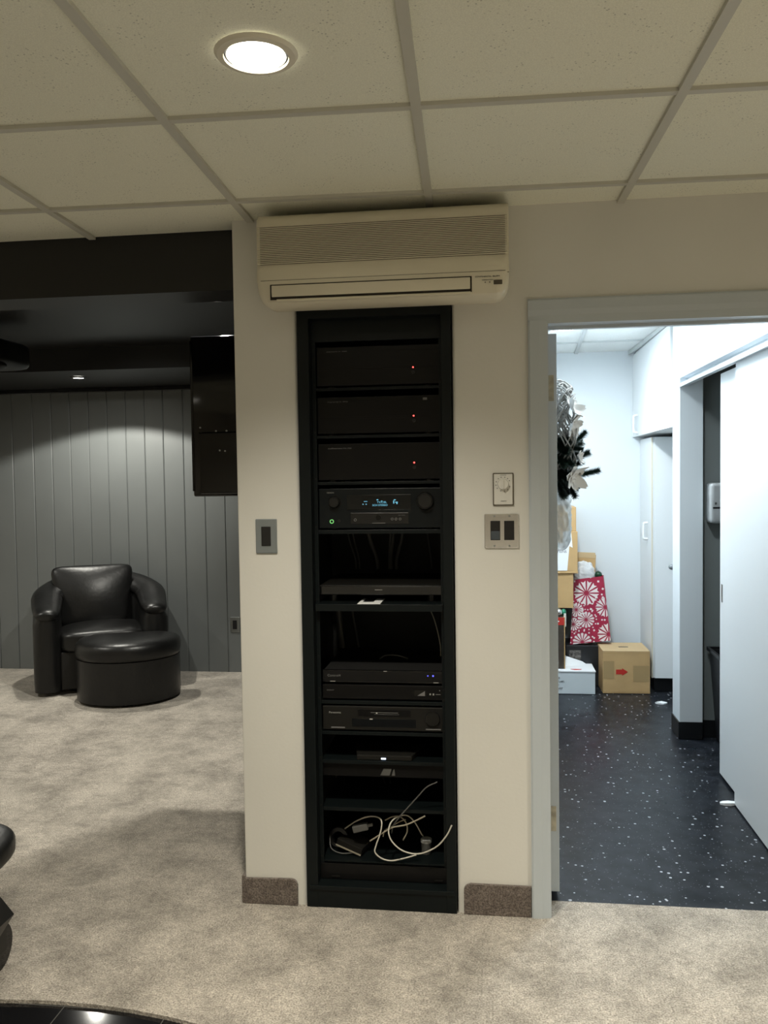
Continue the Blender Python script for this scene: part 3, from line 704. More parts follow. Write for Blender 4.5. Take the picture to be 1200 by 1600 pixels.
# cables
GC = 'cables tangled in the rack'
def cable(pts, r, m, label, seg=8):
    bm = B(); tube(bm, pts, r, seg, 8); o = obj('cable', bm, m, smooth='all'); return tag(o, label, 'cable', GC)
W = lambda px, py, y: None
cable([(-.141, -.022, .310), (-.160, -.020, .272), (-.196, -.010, .228), (-.253, 0, .198), (-.306, .01, .199), (-.345, .02, .222), (-.362, .03, .253), (-.356, .05, .282), (-.331, .07, .296), (-.301, .08, .296), (-.277, .10, .264), (-.258, .12, .219), (-.252, .14, .200)], .0026, 'cable_white', 'bright white cable looping out of the bottom bay past the right edge of the rack')
cable([(-.191, .030, .437), (-.227, .03, .419), (-.259, .035, .383), (-.299, .04, .336), (-.324, .04, .307), (-.349, .06, .267), (-.358, .08, .231)], .0024, 'cable_grey', 'pale grey cable rising in front of the lowest shelf edge to the right')
cable([(-.532, .12, .224), (-.490, .10, .259), (-.446, .09, .282), (-.409, .08, .287), (-.390, .06, .279), (-.394, .05, .243), (-.408, .045, .203), (-.412, .04, .178), (-.388, .04, .157), (-.354, .04, .151), (-.310, .05, .157), (-.269, .06, .166)], .0026, 'cable_white', 'white cable sweeping low across the front of the bottom bay from left to right')
cable([(-.433, .06, .208), (-.384, .06, .241), (-.352, .055, .262), (-.305, .05, .275), (-.262, .05, .295), (-.236, .045, .311)], .0028, 'cable_yellow', 'cream cable running diagonally up to the right through the bottom bay')
cable([(-.382, .09, .272), (-.355, .09, .286), (-.329, .09, .287), (-.308, .09, .267), (-.304, .09, .235), (-.319, .09, .203)], .0026, 'cable_yellow', 'cream cable arching behind the white loop in the bottom bay')
cable([(-.393, .11, .204), (-.385, .11, .229), (-.362, .1, .245), (-.347, .11, .252), (-.325, .10, .268), (-.309, .10, .274)], .0023, 'cable_yellow', 'short cream cable knot at the centre of the bottom bay')
cable([(-.589, .13, .191), (-.579, .10, .160), (-.544, .09, .147), (-.501, .09, .149), (-.465, .10, .148)], .0022, 'cable_grey', 'grey cable lying flat on the bottom shelf at left')
cable([(-.315, .34, 1.050), (-.285, .33, 1.030), (-.248, .32, 1.012), (-.222, .31, .97), (-.205, .30, .92), (-.192, .29, .86), (-.190, .28, .818)], .0022, 'cable_white', 'thin white cable hanging down the right side of the empty middle bay')
cable([(-.41, .22, .819), (-.39, .21, .833), (-.36, .20, .838), (-.33, .20, .834), (-.305, .21, .822)], .0026, 'cable_grey', 'grey cable bowed over the top of the controller box')
cable([(-.598, .40, 1.04), (-.594, .41, .95), (-.588, .41, .88), (-.582, .42, .818)], .012, 'cable_grey', 'thick grey cable bundle hanging at left of the middle bay')
cable([(-.545, .42, 1.04), (-.54, .42, .95), (-.527, .43, .86), (-.52, .43, .818)], .004, 'cable_grey', 'dark cord beside the thick bundle in the middle bay')
for k, (x, dx, r_) in enumerate(((-.555, .025, .003), (-.535, .02, .003), (-.475, .03, .009), (-.385, -.01, .005), (-.372, -.015, .005), (-.335, -.03, .006), (-.245, .012, .003))):
    cable([(x, .40, 1.29), (x+dx*.3, .41, 1.24), (x+dx, .43, 1.17), (x+dx*1.1, .44, 1.125)], r_, 'cable_grey', ['thin cord at the far left under the receiver', 'second thin cord from the left under the receiver', 'thick flat lead hanging left of centre under the receiver', 'left one of the paired leads at centre under the receiver', 'right one of the paired leads at centre under the receiver', 'slanting lead right of centre under the receiver', 'short cord at the right under the receiver'][k])
for k, (x, dx) in enumerate(((-.56, .0), (-.45, .03), (-.40, .01), (-.22, -.01))):
    cable([(x, .34, .436), (x+dx*.3+.01, .32, .41), (x+dx, .30, .37), (x+dx*1.5, .28, .334)], .003, 'cable_black', ['black cord at the left of the bay below the modem', 'black cord curving near the middle of the bay below the modem', 'black cord just right of the middle of the bay below the modem', 'black cord at the right of the bay below the modem'][k])

# ================================================================== TELEVISION (seen from behind), PROJECTOR
t = thing('television', (-.76, .96, 1.40), 'large glossy black television panel jutting out from behind the cream pillar', 'television')
bm = B(); box(bm, -1.365, -.165, .945, .975, 1.405, 2.14, .008, 3); obj('panel_case', bm, 'black_gloss', t, smooth=True)
bm = B(); box(bm, -1.325, -.20, .915, .947, 1.418, 1.70, .006); obj('rear_electronics_box', bm, 'gloss_dev', t)
bm = B(); box(bm, -1.368, -1.356, .942, .978, 1.43, 2.12, .003); obj('side_trim', bm, 'gloss_dev', t)
for x, z in ((-1.325, 1.722), (-1.25, 1.705), (-1.20, 1.705), (-1.20, 1.612), (-1.225, 1.615)):
    bm = B(); cyl(bm, (x, .912 if z < 1.7 else .940, z), (x, .916 if z < 1.7 else .946, z), .004, seg=10); obj('connector', bm, 'steel', t)
bm = B(); box(bm, -.55, -.50, .662, .917, 1.60, 1.66, .003); box(bm, -.62, -.43, .661, .67, 1.5, 1.76, .002); obj('wall_arm', bm, 'rack', t)
t = thing('projector', (-2.75, 1.6, 2.345), 'dark rounded projector hanging from the black theatre ceiling at the left edge', 'projector')
bm = B(); cushion(bm, (-2.78, 1.55, 2.185), (.21, .19, .075), 6, 8); obj('body', bm, 'black_satin', t, smooth='all')
bm = B(); cyl(bm, (-2.78, 1.6, 2.25), (-2.78, 1.6, 2.345), .025); cyl(bm, (-2.78, 1.6, 2.338), (-2.78, 1.6, 2.345), .07); obj('ceiling_mount', bm, 'black_satin', t)
bm = B(); cushion(bm, (-2.70, 1.42, 2.115), (.12, .12, .035), 2.6, 8); obj('lens_dome', bm, 'device_grey', t, smooth='all')
bm = B(); cyl(bm, (-2.85, 1.35, 2.185), (-2.85, 1.37, 2.185), .04, seg=24); obj('lens', bm, 'screen', t)

# ================================================================== LEATHER ARMCHAIR + OTTOMAN
RZ = math.radians(28)
t = thing('tub_armchair', (-2.85, 3.03, 0), 'black leather tub armchair against the dark boarded wall', 'armchair', rz=RZ)
def upath(hw, yf, yc, yb, n=30):
    P = [(-hw, yf), (-hw, (yf+yc)/2)]
    for k in range(n+1):
        a = PI-PI*k/n; P.append((hw*math.cos(a), yc+(yb-yc)*math.sin(a)))
    P += [(hw, (yf+yc)/2), (hw, yf)]; return P
pth = upath(.362, -.245, -.01, .262)
L = [0]
for a, b_ in zip(pth[:-1], pth[1:]): L.append(L[-1]+math.dist(a, b_))
bm = B(); rings = []
for i, (x, y) in enumerate(pth):
    s = L[i]/L[-1]; hh = .545+.175*math.sin(PI*s)**1.3
    p, q = pth[max(i-1, 0)], pth[min(i+1, len(pth)-1)]; d = Vector((q[0]-p[0], q[1]-p[1])).normalized(); n_ = Vector((-d.y, d.x))
    th = .092
    sec = [(-th*.96, .03), (-th, .10), (-th, hh-.05), (-th*.7, hh), (th*.7, hh), (th, hh-.05), (th, .10), (th*.96, .03)]
    rings.append([bm.verts.new((x+n_.x*o_, y+n_.y*o_, z)) for o_, z in sec])
# rounded arm fronts: extra narrowing rings
def nose(ring_, dy, k):
    c = sum((v.co for v in ring_), Vector())/len(ring_)
    return [bm.verts.new((c.x+(v.co.x-c.x)*k, v.co.y+dy, v.co.z)) for v in ring_]
r0a = [nose(rings[0], -d_, k_) for d_, k_ in ((.062, .35), (.05, .65), (.03, .86), (.012, .97))]
r1a = [nose(rings[-1], -d_, k_) for d_, k_ in ((.012, .97), (.03, .86), (.05, .65), (.062, .35))]
rings = r0a+rings+r1a
for a, b_ in zip(rings[:-1], rings[1:]):
    for k in range(8): bm.faces.new((a[k], a[(k+1) % 8], b_[(k+1) % 8], b_[k]))
bm.faces.new(rings[0][::-1]); bm.faces.new(rings[-1])
local(obj('shell', bm, 'leather', t, smooth=True))
bm = B()
pp = [(x, y-(.03 if i in (0, len(pth)-1) else 0), .565+.175*math.sin(PI*L[i]/L[-1])**1.3) for i, (x, y) in enumerate(pth)]
pp = [(pp[0][0], pp[0][1]-.045, pp[0][2]-.012)]+pp+[(pp[-1][0], pp[-1][1]-.045, pp[-1][2]-.012)]
tube(bm, pp, lambda u_: .108*min(1, (math.sin(PI*min(1, max(.0, u_*9+.06, )/2 if u_ < .11 else 1 if u_ < .89 else ((1-u_)*9+.06)/2)) if (u_ < .11 or u_ > .89) else 1)**.35+.001), 16, 2, sq=.55)
local(obj('arm_roll', bm, 'leather', t, smooth='all'))
bm = B(); box(bm, -.28, .28, -.27, .18, .03, .30, .01); local(obj('seat_base', bm, 'leather', t))
bm = B(); cushion(bm, (0, -.075, .365), (.285, .255, .075), 6, 14, puff=.03); local(obj('seat_cushion', bm, 'leather', t, smooth='all'))
def bk(k, p):
    f_ = 1+.13*p.z; k.x *= f_
    k.y += -.05*(1-p.x*p.x)*(1-p.z*p.z)*(1 if p.y < 0 else 0)
    return k
bm = B(); cushion(bm, (-.045, .12, .63), (.262, .07, .225), 9, 16, fn=bk, rot=Matrix.Rotation(math.radians(-12), 3, 'X')); local(obj('back_cushion', bm, 'leather', t, smooth='all'))
bm = B(); lathe(bm, [(.001, 0), (.27, 0), (.27, .03), (.001, .03)], (0, 0, 0), 32); local(obj('swivel_base', bm, 'dark_plastic', t))
t = thing('ottoman', (-2.46, 2.615, 0), 'black leather half-round ottoman standing in front of the tub armchair', 'ottoman', rz=math.radians(18))
def dshape(r, flat, n=32, rr=.06):
    P = []
    for k in range(n+1): a = PI+PI*k/n; P.append((r*math.cos(a), (r*.90)*math.sin(a)))
    P += [(r, flat-rr), (r-rr*.3, flat-rr*.3), (r-rr, flat), (-r+rr, flat), (-r+rr*.3, flat-rr*.3), (-r, flat-rr)]; return P
bm = B(); prism(bm, [(x, y+.04) for x, y in dshape(.340, .12)], 2, .02, .295, bev=.008); local(obj('base', bm, 'leather', t, smooth=True))
bm = B()
for k, (z, s) in enumerate(((.298, .97), (.302, 1.005), (.325, 1.02), (.365, 1.02), (.392, .995), (.408, .95), (.420, .86), (.430, .70), (.436, .45), (.438, .15))):
    rg = [bm.verts.new((x*s, y*s+.04+(1-s)*.02, z)) for x, y in dshape(.340, .12)]
    if k:
        for i in range(len(rg)): bm.faces.new((pr[i], pr[(i+1) % len(rg)], rg[(i+1) % len(rg)], rg[i]))
    else: bm.faces.new(rg[::-1])
    pr = rg
bm.faces.new(pr); local(obj('top_cushion', bm, 'leather', t, smooth='all'))
bm = B()
for x, y in ((-.25, .08), (.25, .08), (0, -.2), (-.2, -.08), (.2, -.08)): cyl(bm, (x, y, 0), (x, y, .025), .022, seg=14)
local(obj('feet', bm, 'dark_plastic', t))

# ================================================================== SWIVEL CHAIR cut by the left edge of the frame
t = thing('lounge_chair', (-1.86, -.72, 0), 'black leather wheeled lounge chair cut off by the left edge of the picture', 'chair')
bm = B(); cushion(bm, (-1.735, -.66, .385), (.315, .30, .055), 3.5, 12, puff=.02); obj('seat', bm, 'leather', t, smooth='all')
bm = B()
hull = [(.15, .88), (.215, 1.0), (.28, .88), (.335, .78)]
for k, (z, s) in enumerate(hull):
    rg = [bm.verts.new((-1.733+.33*s*math.cos(a)*(1.08 if abs(math.cos(a)) > .6 else 1), -.66+.30*s*math.sin(a), z)) for a in [2*PI*i/8+PI/8 for i in range(8)]]
    if k:
        for i in range(8): bm.faces.new((pr[i], pr[(i+1) % 8], rg[(i+1) % 8], rg[i]))
    else: bm.faces.new(rg[::-1])
    pr = rg
bm.faces.new(pr); obj('underframe', bm, 'black_satin', t)
for sx in (-1, 1):
    for sy in (-1, 1):
        cx, cy = -1.80+sx*.285, -.72+sy*.235
        bm = B(); cyl(bm, (cx-.022, cy, .072), (cx+.022, cy, .072), .072, seg=32); cyl(bm, (cx-.026, cy, .072), (cx+.026, cy, .072), .03, seg=20); wv = obj('wheel', bm, 'black_gloss', t, smooth=True)
        for dx in (-.030, .030):
            bm = B(); box(bm, cx+dx-.004, cx+dx+.004, cy-.02, cy+.02, .06, .16); obj('wheel_fork', bm, 'black_satin', wv)
bm = B(); cushion(bm, (-2.09, -.72, .66), (.08, .28, .27), 4, 10, rot=Matrix.Rotation(math.radians(-8), 3, 'Y')); obj('backrest', bm, 'leather', t, smooth='all')

# ================================================================== STOREROOM CABINETS
t = thing('wall_cabinet', (1.3, 2.85, 1.745), 'long white upper cabinet fixed below the storeroom ceiling', 'cabinet')
bm = B(); box(bm, 1.034, 1.6, 2.185, 3.458, 1.745, H-.002); obj('carcass', bm, 'white_laminate', t)
for y0, y1 in ((2.187, 2.818), (2.822, 3.455)):
    bm = B(); box(bm, 1.016, 1.033, y0, y1, 1.742, H-.026, .0015); d_ = obj('cabinet_door', bm, 'white_laminate', t)
    hy = 3.235 if y0 > 2.5 else None
    if hy:
        bm = B(); tube(bm, [(1.016, hy, 1.765), (.992, hy, 1.768), (.986, hy, 1.785), (.986, hy, 1.865), (.992, hy, 1.882), (1.016, hy, 1.885)], .008, 8, 4); obj('handle', bm, 'white_bright', d_, smooth='all')
t = thing('tall_cabinet', (1.35, 3.24, 0), 'tall white cabinet standing below the upper cabinet in the far corner', 'cabinet')
bm = B(); box(bm, 1.084, 1.72, 3.022, 3.458, .10, 1.722); obj('carcass', bm, 'white_laminate', t)
bm = B(); box(bm, 1.067, 1.083, 3.020, 3.455, .10, 1.722, .001); d_ = obj('cabinet_door', bm, 'white_laminate', t)
bm = B(); tube(bm, [(1.067, 3.16, 1.03), (1.045, 3.16, 1.032), (1.038, 3.16, 1.045), (1.038, 3.16, 1.125), (1.045, 3.16, 1.140), (1.067, 3.16, 1.142)], .008, 8, 4); obj('handle', bm, 'white_bright', d_, smooth='all')
bm = B(); box(bm, 1.0655, 1.073, 3.0165, 3.0195, .10, 1.722); obj('edge_band', bm, 'wood_edge', t)
bm = B(); box(bm, 1.086, 1.72, 3.008, 3.021, .10, 1.722, .001); sd = obj('end_door', bm, 'white_laminate', t)
bm = B(); cyl(bm, (1.198, 3.008, .857), (1.198, 2.975, .857), .011, seg=14); ball(bm, (1.192, 2.965, .857), .024, (1.1, .7, .8)); obj('knob', bm, 'alu', sd, smooth=True)
bm = B(); box(bm, 1.09, 1.72, 3.05, 3.458, 0, .10); obj('toe_kick', bm, 'black_base', t)
bm = B(); box(bm, 1.62, 1.70, 2.12, 3.0, 0, H-.002); struct('wall_alcove', bm, 'wall_white')
# washroom
t = thing('towel_dispenser', (1.27, 2.05, 1.2), 'grey paper towel dispenser on the dark wall behind the sliding door', 'dispenser')
bm = B(); box(bm, 1.176, 1.44, 1.93, 2.05, 1.205, 1.425, .022, 4); obj('housing', bm, 'disp', t, smooth=True)
bm = B(); box(bm, 1.19, 1.43, 1.9285, 1.932, 1.286, 1.295); obj('slot', bm, 'dark_plastic', t)
bm = B(); cyl(bm, (1.236, 1.928, 1.33), (1.236, 1.931, 1.33), .012); cyl(bm, (1.204, 1.928, 1.315), (1.204, 1.931, 1.315), .006, seg=12); obj('lock', bm, 'steel', t)
BT = Matrix.Translation((-.052, -.01, 0)) @ Matrix.Diagonal((1, 1, 1.12, 1))
t = thing('waste_bin', (1.33, 1.89, 0), 'tall tapered black waste bin behind the sliding door', 'waste bin')
bm = B()
rg0 = [(1.262, 1.78), (1.50, 1.78), (1.50, 2.02), (1.262, 2.02)]; c_ = (1.38, 1.90)
vsb = [bm.verts.new((c_[0]+(x-c_[0])*.86, c_[1]+(y-c_[1])*.86, 0)) for x, y in rg0]; vst = [bm.verts.new((c_[0]+(x-c_[0])*1.15, c_[1]+(y-c_[1])*1.05, .45)) for x, y in rg0]; vi = [bm.verts.new((v.co.x*.93+c_[0]*.07, v.co.y*.93+c_[1]*.07, .45)) for v in vst]; vib = [bm.verts.new((v.co.x*.9+c_[0]*.1, v.co.y*.9+c_[1]*.1, .02)) for v in vsb]
bm.faces.new(vsb[::-1]); bm.faces.new(vib)
for A_, B_ in ((vsb, vst), (vst, vi), (vi, vib)):
    for i in range(4): bm.faces.new((A_[i], A_[(i+1) % 4], B_[(i+1) % 4], B_[i]))
bmesh.ops.transform(bm, matrix=BT, verts=bm.verts); obj('bin_body', bm, 'black_tote', t)
bm = B()
for a, b_, c, d in ((1.231, 1.529, 1.766, 1.776), (1.231, 1.529, 2.02, 2.03), (1.231, 1.245, 1.776, 2.02), (1.515, 1.529, 1.776, 2.02)): box(bm, a, b_, c, d, .445, .462)
bmesh.ops.transform(bm, matrix=BT, verts=bm.verts); obj('bin_rim', bm, 'dark_plastic', t)

# ================================================================== BOXES AND CHRISTMAS THINGS
def carton(name, x0, x1, y0, y1, z0, z1, label, m='card', rz=0, cat='box', tape=True, grp='boxes in the storeroom', open_=False):
    cx, cy = (x0+x1)/2, (y0+y1)/2
    t = thing(name, (cx, cy, z0), label, cat, grp, rz)
    bm = B(); box(bm, x0-cx, x1-cx, y0-cy, y1-cy, 0, z1-z0, .003); local(obj('carton', bm, m, t))
    if tape:
        bm = B(); box(bm, x0-cx-.0006, x1-cx+.0006, -.03, .03, z1-z0-.04, z1-z0+.0006); local(obj('packing_tape', bm, 'tape', t))
    return t
t = carton('cardboard_box', .735, 1.046, 2.975, 3.262, 0, .288, 'brown cardboard box with a red arrow on the floor beside the tall cabinet', tape=False, rz=.02)
bm = B(); box(bm, -.155, .155, -.1445, .1445, .284, .2895, .001); local(obj('top_flaps', bm, 'card_edge', t))
bm = B(); box(bm, -.03, .035, -.02, 0, .2895, .2903); local(obj('hand_hole', bm, 'brown_black', t))
bm = B(); box(bm, -.1535, .1535, -.1445, -.1435, .272, .2735, mi=0); box(bm, -.1535, .1535, -.1445, -.1435, .010, .0115); local(obj('crease', bm, 'tape', t))
bm = B(); prism(bm, [(-.068, .131), (-.028, .131), (-.028, .122), (.010, .147), (-.028, .172), (-.028, .163), (-.068, .163)], 1, -.1448, -.1434); local(obj('red_arrow', bm, 'red', t))
for a_ in ((.045, .15, .08, .19), (-.15, -.08, .10, .22)):
    bm = B(); box(bm, a_[0], a_[1], -.1446, -.1434, a_[2], a_[3]); local(obj('packing_tape', bm, 'tape', t))
t = carton('white_box', .30, .684, 2.938, 3.162, 0, .155, 'low white box with small black lettering on the floor beside the brown arrow box', 'white_box', tape=False)
bm = B(); box(bm, -.195, .195, -.116, .116, .150, .158, .001); local(obj('lid', bm, 'paper', t))
bm = B(); v_ = [bm.verts.new(p) for p in ((.005, .03, .158), (.16, .09, .158), (.13, .11, .175), (.02, .09, .215), (-.005, .10, .235))]; bm.faces.new(v_)
q_ = bmesh.ops.solidify(bm, geom=bm.faces[:], thickness=.002); local(obj('lid_flap', bm, 'paper', t))
bm = B(); prism(bm, [(.03, -.07), (.06, -.09), (.10, -.08), (.11, -.06), (.07, -.055), (.04, -.058)], 2, .158, .1587); local(obj('red_mark', bm, 'red', t))
for k, (s_, w_) in enumerate((('FOR', .022), ('N LABEL', .052), ('TO', .016), ('N-ART', .040))):
    o = text('lettering', s_, .0155, (-.064, -.1145, .104-k*.0235), 'print_dark', None, width=w_); o.parent = t
t = carton('tall_box', .30, .484, 2.99, 3.09, .1585, .512, 'narrow brown black box with a red top band standing on the white box', 'brown_black', tape=False)
bm = B(); box(bm, -.094, .094, -.052, .052, .300, .352, .001); local(obj('red_band', bm, 'red', t))
bm = B(); box(bm, .0925, .0985, -.050, .052, .0, .352); local(obj('side_strip', bm, 'card', t))
bm = B(); box(bm, -.05, .06, -.0535, -.0520, .322, .330); local(obj('band_print', bm, 'paper', t))
t = thing('ornament', (.452, 3.04, .512), 'silver foil ball ornament on top of the red banded box', 'ornament', 'christmas ornaments')
bm = B(); ball(bm, (.452, 3.04, .538), .026); o = obj('ball', bm, 'silver', t, smooth='all')
bm = B(); cyl(bm, (.452, 3.04, .561), (.452, 3.04, .568), .006, seg=12); obj('cap', bm, 'steel', t)
t = thing('ornament', (.492, 3.035, .46), 'green foil ornament beside the silver ball', 'ornament', 'christmas ornaments')
bm = B(); ball(bm, (.488, 3.06, .537), .022, (.8, 1, 1)); o = obj('ball', bm, 'green_foil', t, smooth='all')
bm = B(); box(bm, .486, .502, 3.03, 3.06, .44, .53, .002); obj('tag', bm, 'white_plastic', t)
# hidden tower that carries the cardboard stack
carton('storage_tote', .16, .50, 3.175, 3.44, 0, .555, 'black plastic tote carrying the stacked cardboard boxes against the back wall', 'black_tote', tape=False, cat='tote')
t = carton('cardboard_box', .20, .562, 3.112, 3.44, .556, .796, 'plain brown cardboard box directly under the one with the handwritten sheet', tape=False, rz=-.02)
t = carton('cardboard_box', .20, .588, 3.10, 3.44, .812, 1.088, 'brown cardboard box with a white handwritten sheet taped on its front', tape=False)
bm = B(); box(bm, -.19, .196, -.172, .172, -.014, 0.0, .003); local(obj('bottom_flap', bm, 'card', t))
bm = B(); prism(bm, [(-.14, .006), (.123, .006), (.140, .196), (-.14, .205)], 1, -.173, -.1702); local(obj('paper_sheet', bm, 'paper', t))
bm = B(); prism(bm, [(.095, .197), (.160, .165), (.150, .276), (.095, .276)], 1, -.1725, -.1702); local(obj('paper_scrap', bm, 'paper', t))
o = text('handwriting', 'SOLUTIoNS', .024, (-.012, -.1733, .130), 'print_dark', None, width=.130); o.parent = t
t = carton('cardboard_box', .22, .582, 3.13, 3.44, 1.089, 1.256, 'topmost brown cardboard box in the stack behind the open door', tape=True)

# black tote with mottled label carrying the gift bag
t = carton('storage_tote', .512, .735, 3.17, 3.44, 0, .284, 'low black tote with a mottled label beneath the red gift bag', 'black_tote', tape=False, cat='tote')
bm = B(); box(bm, -.09, -.01, -.1365, -.1350, .17, .25); local(obj('label_sticker', bm, 'marble_label', t))
# gift bag
t = thing('gift_bag', (.68, 3.22, .285), 'crimson gift bag with white snowflake wheels leaning on the stacked boxes', 'gift bag')
FL = [(.541, .287), (.820, .318), (.772, .768), (.572, .742)]    # front outline (x,z)
DY = .085
def fb(u_, v_):   # u right, v up
    a = Vector(FL[0]).lerp(Vector(FL[1]), u_); b_ = Vector(FL[3]).lerp(Vector(FL[2]), u_); return a.lerp(b_, v_)
bm = B()
fr = [bm.verts.new((x, 3.185+.02*(k > 1), z)) for k, (x, z) in enumerate(FL)]; bk_ = [bm.verts.new((x+.012, 3.185+DY, z)) for x, z in FL]
bm.faces.new(fr); bm.faces.new(bk_[::-1])
for i in (0, 1, 3): bm.faces.new((fr[i], bk_[i], bk_[(i+1) % 4], fr[(i+1) % 4]))
# snowflake wheels printed on the front
wheels = [(.42, .77, .095, 12, 5), (.40, .36, .058, 14, 6), (.12, .53, .050, 14, 6), (.06, .31, .046, 14, 6), (.96, .52, .075, 12, 5), (.30, .02, .066, 14, 5), (.97, .10, .085, 12, 5)]
def inside(x, z):
    for i in range(4):
        a, b_ = FL[i], FL[(i+1) % 4]
        if (b_[0]-a[0])*(z-a[1])-(b_[1]-a[1])*(x-a[0]) < .0015: return False
    return True
def yfront(x, z): return 3.185+.02*min(1, max(0, (z-.30)/.455))-.0012
def clipped(poly):
    out = [Vector(p) for p in poly]
    for i in range(4):
        a, b_ = Vector(FL[i]), Vector(FL[(i+1) % 4]); inp = out; out = []
        f_ = lambda p: (b_.x-a.x)*(p.y-a.y)-(b_.y-a.y)*(p.x-a.x)
        for j in range(len(inp)):
            p, q = inp[j], inp[(j+1) % len(inp)]; fp, fq = f_(p), f_(q)
            if fp >= 0: out.append(p)
            if (fp >= 0) != (fq >= 0): out.append(p.lerp(q, fp/(fp-fq)))
        if len(out) < 3: return None
    return out
def pface(poly):
    c = clipped(poly)
    if c and len(c) >= 3:
        try: f = bm.faces.new([bm.verts.new((p.x, yfront(p.x, p.y), p.y)) for p in c]); f.material_index = 1
        except ValueError: pass
for u_, v_, R_, ns, st in wheels:
    c = fb(u_, v_)
    for k in range(ns):
        a0 = 2*PI*k/ns+.05; a1 = 2*PI*(k+1)/ns-.05; am = (a0+a1)/2
        p = lambda a, r_: (c.x+r_*math.cos(a), c.y+r_*math.sin(a))
        pface([p(am, R_*.16), p(a0+.02, R_*.92), p(am, R_*(.80 if R_ > .07 else 1.0)), p(a1-.02, R_*.92)])
        q = p(am if R_ > .07 else a0, R_*1.22); s_ = R_*(.10 if R_ > .07 else .09)
        if R_ > .07: pface([(q[0]+s_*math.cos(am+h_), q[1]+s_*math.sin(am+h_)) for h_ in (0, PI/2, PI, 1.5*PI)])
        else: pface([(q[0]+s_*math.cos(2*PI*h_/8), q[1]+s_*math.sin(2*PI*h_/8)) for h_ in range(8)])
obj('bag_body', bm, ['maroon', 'spoke'], t, recalc=False)
bm = B()
cushion(bm, (.637, 3.262, .775), (.085, .04, .09), 2.2, 10, fn=lambda k, p: k*(1+.16*noise.noise(Vector((p.x*3, p.y*3, p.z*3)))))
o = obj('tissue_paper', bm, 'tissue'); tag(o, 'crumpled white tissue paper poking out of the gift bag', 'tissue paper')
t = thing('ornament', (.752, 3.245, .74), 'dark green glass ornament peeking out of the right corner of the gift bag', 'ornament', 'christmas ornaments')
bm = B(); ball(bm, (.745, 3.25, .772), .026); obj('ball', bm, 'green_dark', t, smooth='all')
bm = B(); cyl(bm, (.745, 3.25, .796), (.745, 3.25, .802), .006, seg=10); obj('cap', bm, 'steel', t)
t = thing('open_carton', (.645, 3.33, .286), 'open brown carton leaning behind the gift bag', 'box', 'boxes in the storeroom')
bm = B(); mt = Matrix.Translation((.655, 3.37, .60)) @ Matrix.Rotation(math.radians(3), 4, 'Y')
for a in ((-.065, .065, -.062, -.059, -.31, .31), (-.065, .065, .059, .062, -.31, .31), (-.065, -.062, -.059, .059, -.31, .31), (.062, .065, -.059, .059, -.31, .31), (-.065, .065, -.062, .062, -.312, -.309)): box(bm, *a, mtx=mt)
obj('carton', bm, 'card', t)
bm = B(); box(bm, -.062, .060, -.064, -.058, .285, .325, .001, mtx=mt); obj('folded_flap', bm, 'card_edge', t)
# paper scraps on the storeroom floor
for k, (x, y, l) in enumerate(((1.075, 2.74, 'white paper scrap on the floor by the column base'), (1.04, 1.06, 'torn white scrap on the floor at the corner of the sliding doors'))):
    bm = B(); n = 9; vs = [bm.verts.new((x+(.022+.01*random.random())*math.cos(2*PI*i/n)*(1.3 if k else 1.5), y+(.018+.01*random.random())*math.sin(2*PI*i/n), .004+.008*random.random())) for i in range(n)]
    c = bm.verts.new((x, y, .016))
    for i in range(n): bm.faces.new((vs[i], vs[(i+1) % n], c))
    vb = [bm.verts.new((v.co.x, v.co.y, -.001)) for v in vs]
    for i in range(n): bm.faces.new((vs[i], vb[i], vb[(i+1) % n], vs[(i+1) % n]))
    tag(obj('paper_scrap', bm, 'paper'), l, 'paper scrap')

# ------------------------------------------------------------------ wreath hanging on the door face
t = thing('wreath', (.226, .62, 1.62), 'woven white vine wreath with white flowers and pine sprigs hanging on the open door', 'wreath')
bm = B()
for k in range(26):
    ph = random.random()*2*PI; tw = random.choice((3, 4, 5, -3, -4)); ro = .018+.022*random.random(); pts = []
    for i in range(41):
        a = 2*PI*i/40; rr = .185+ro*math.cos(tw*a+ph); pts.append((.276+(ro*1.15)*math.sin(tw*a+ph), .60+rr*math.cos(a), 1.635+rr*math.sin(a)))
    tube(bm, pts, .0030, 5, 1)
obj('vine_ring', bm, 'vine', t, smooth='all')
def sprig(base, tip, n=1500, nl=.022, name='pine_sprig'):
    bm = B(); base, tip = Vector(base), Vector(tip); d = (tip-base); mid = (base+tip)/2+Vector((0, random.uniform(-.01, .01), random.uniform(-.01, .01)))
    P = spline([base, mid, tip], 10); tube(bm, P, .003, 5, 1)
    for k in range(n):
        i = random.randrange(len(P)-1); p = P[i].lerp(P[i+1], random.random()); dd = (P[i+1]-P[i]).normalized()
        a = random.random()*2*PI; s = dd.orthogonal().normalized(); s.rotate(Matrix.Rotation(a, 3, dd)); v = (s+dd*random.uniform(.3, .9)).normalized()*nl*random.uniform(.7, 1.15)
        sd = v.cross(dd).normalized()*.0015
        bm.faces.new((bm.verts.new(p-sd), bm.verts.new(p+sd), bm.verts.new(p+v)))
    return obj(name, bm, 'needle', t, recalc=False)
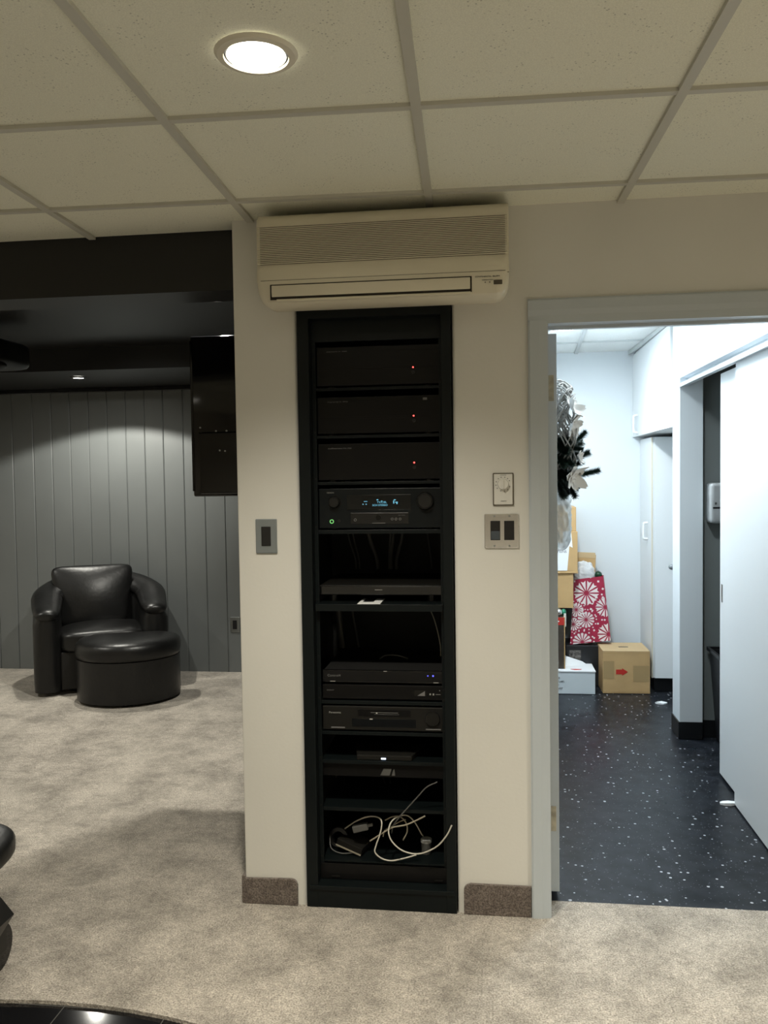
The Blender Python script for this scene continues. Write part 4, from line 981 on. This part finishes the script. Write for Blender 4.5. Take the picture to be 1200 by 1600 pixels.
for b_, e_ in (((.27, .50, 1.56), (.362, .52, 1.645)), ((.29, .50, 1.53), (.372, .50, 1.565)), ((.29, .48, 1.49), (.410, .50, 1.497)), ((.27, .48, 1.50), (.315, .44, 1.40)),
               ((.26, .5, 1.62), (.31, .46, 1.55)), ((.25, .48, 1.58), (.33, .45, 1.56)), ((.25, .5, 1.54), (.30, .42, 1.47)), ((.25, .47, 1.50), (.29, .45, 1.41)), ((.26, .45, 1.60), (.30, .43, 1.62)), ((.26, .5, 1.52), (.345, .47, 1.53)),
               ((.26, .50, 1.57), (.34, .44, 1.60)), ((.25, .55, 1.52), (.30, .60, 1.44)), ((.25, .46, 1.55), (.275, .38, 1.52)), ((.25, .42, 1.60), (.285, .38, 1.57)), ((.25, .42, 1.56), (.30, .39, 1.52)), ((.25, .42, 1.50), (.29, .38, 1.46)), ((.25, .43, 1.62), (.28, .40, 1.60)), ((.26, .42, 1.47), (.33, .39, 1.49)), ((.26, .42, 1.58), (.335, .40, 1.575)), ((.25, .42, 1.46), (.27, .40, 1.40)), ((.26, .52, 1.48), (.33, .50, 1.43))):
    sprig(b_, e_)
def bloom(c, aim, r, np_=9):
    bm = B(); c = Vector(c); aim = Vector(aim).normalized(); a = aim.orthogonal().normalized(); b_ = aim.cross(a)
    for k in range(np_):
        th = 2*PI*k/np_+random.uniform(-.3, .3); lift = random.uniform(.1, .8); d = a*math.cos(th)+b_*math.sin(th); s = aim.cross(d)
        rr = r*random.uniform(.85, 1.1); prev = None
        for i in range(6):
            u_ = i/5; w_ = r*.36*math.sin(PI*(.10+.86*u_**1.25))**.55; p = c+d*rr*u_+aim*(lift*rr*u_*u_); l_, m_, r_ = bm.verts.new(p-s*w_+aim*.006), bm.verts.new(p), bm.verts.new(p+s*w_+aim*.006)
            if prev: bm.faces.new((prev[0], prev[1], m_, l_)); bm.faces.new((prev[1], prev[2], r_, m_))
            prev = (l_, m_, r_)
    return obj('silk_flower', bm, 'petal', t, smooth='all', recalc=False)
bloom((.300, .40, 1.728), (.8, -.5, .5), .054, 7); bloom((.300, .39, 1.668), (.8, -.5, -.5), .050, 7); bloom((.300, .37, 1.478), (.7, -.6, -.4), .054, 7); bloom((.322, .38, 1.540), (.8, -.4, .3), .026, 6)
# clear bag under the wreath
bm = B()
cushion(bm, (.268, .60, 1.305), (.042, .10, .125), 3, 22, fn=lambda k, p: Vector((k.x*(1+.35*noise.noise(Vector((p.x*2, p.y*5, p.z*4)))), k.y*(1+.12*noise.noise(Vector((p.z*5, 1, p.x*3)))), k.z)))
tag(obj('plastic_bag', bm, 'film', smooth='all'), 'clear crinkled plastic bag hanging below the wreath on the open door', 'bag')
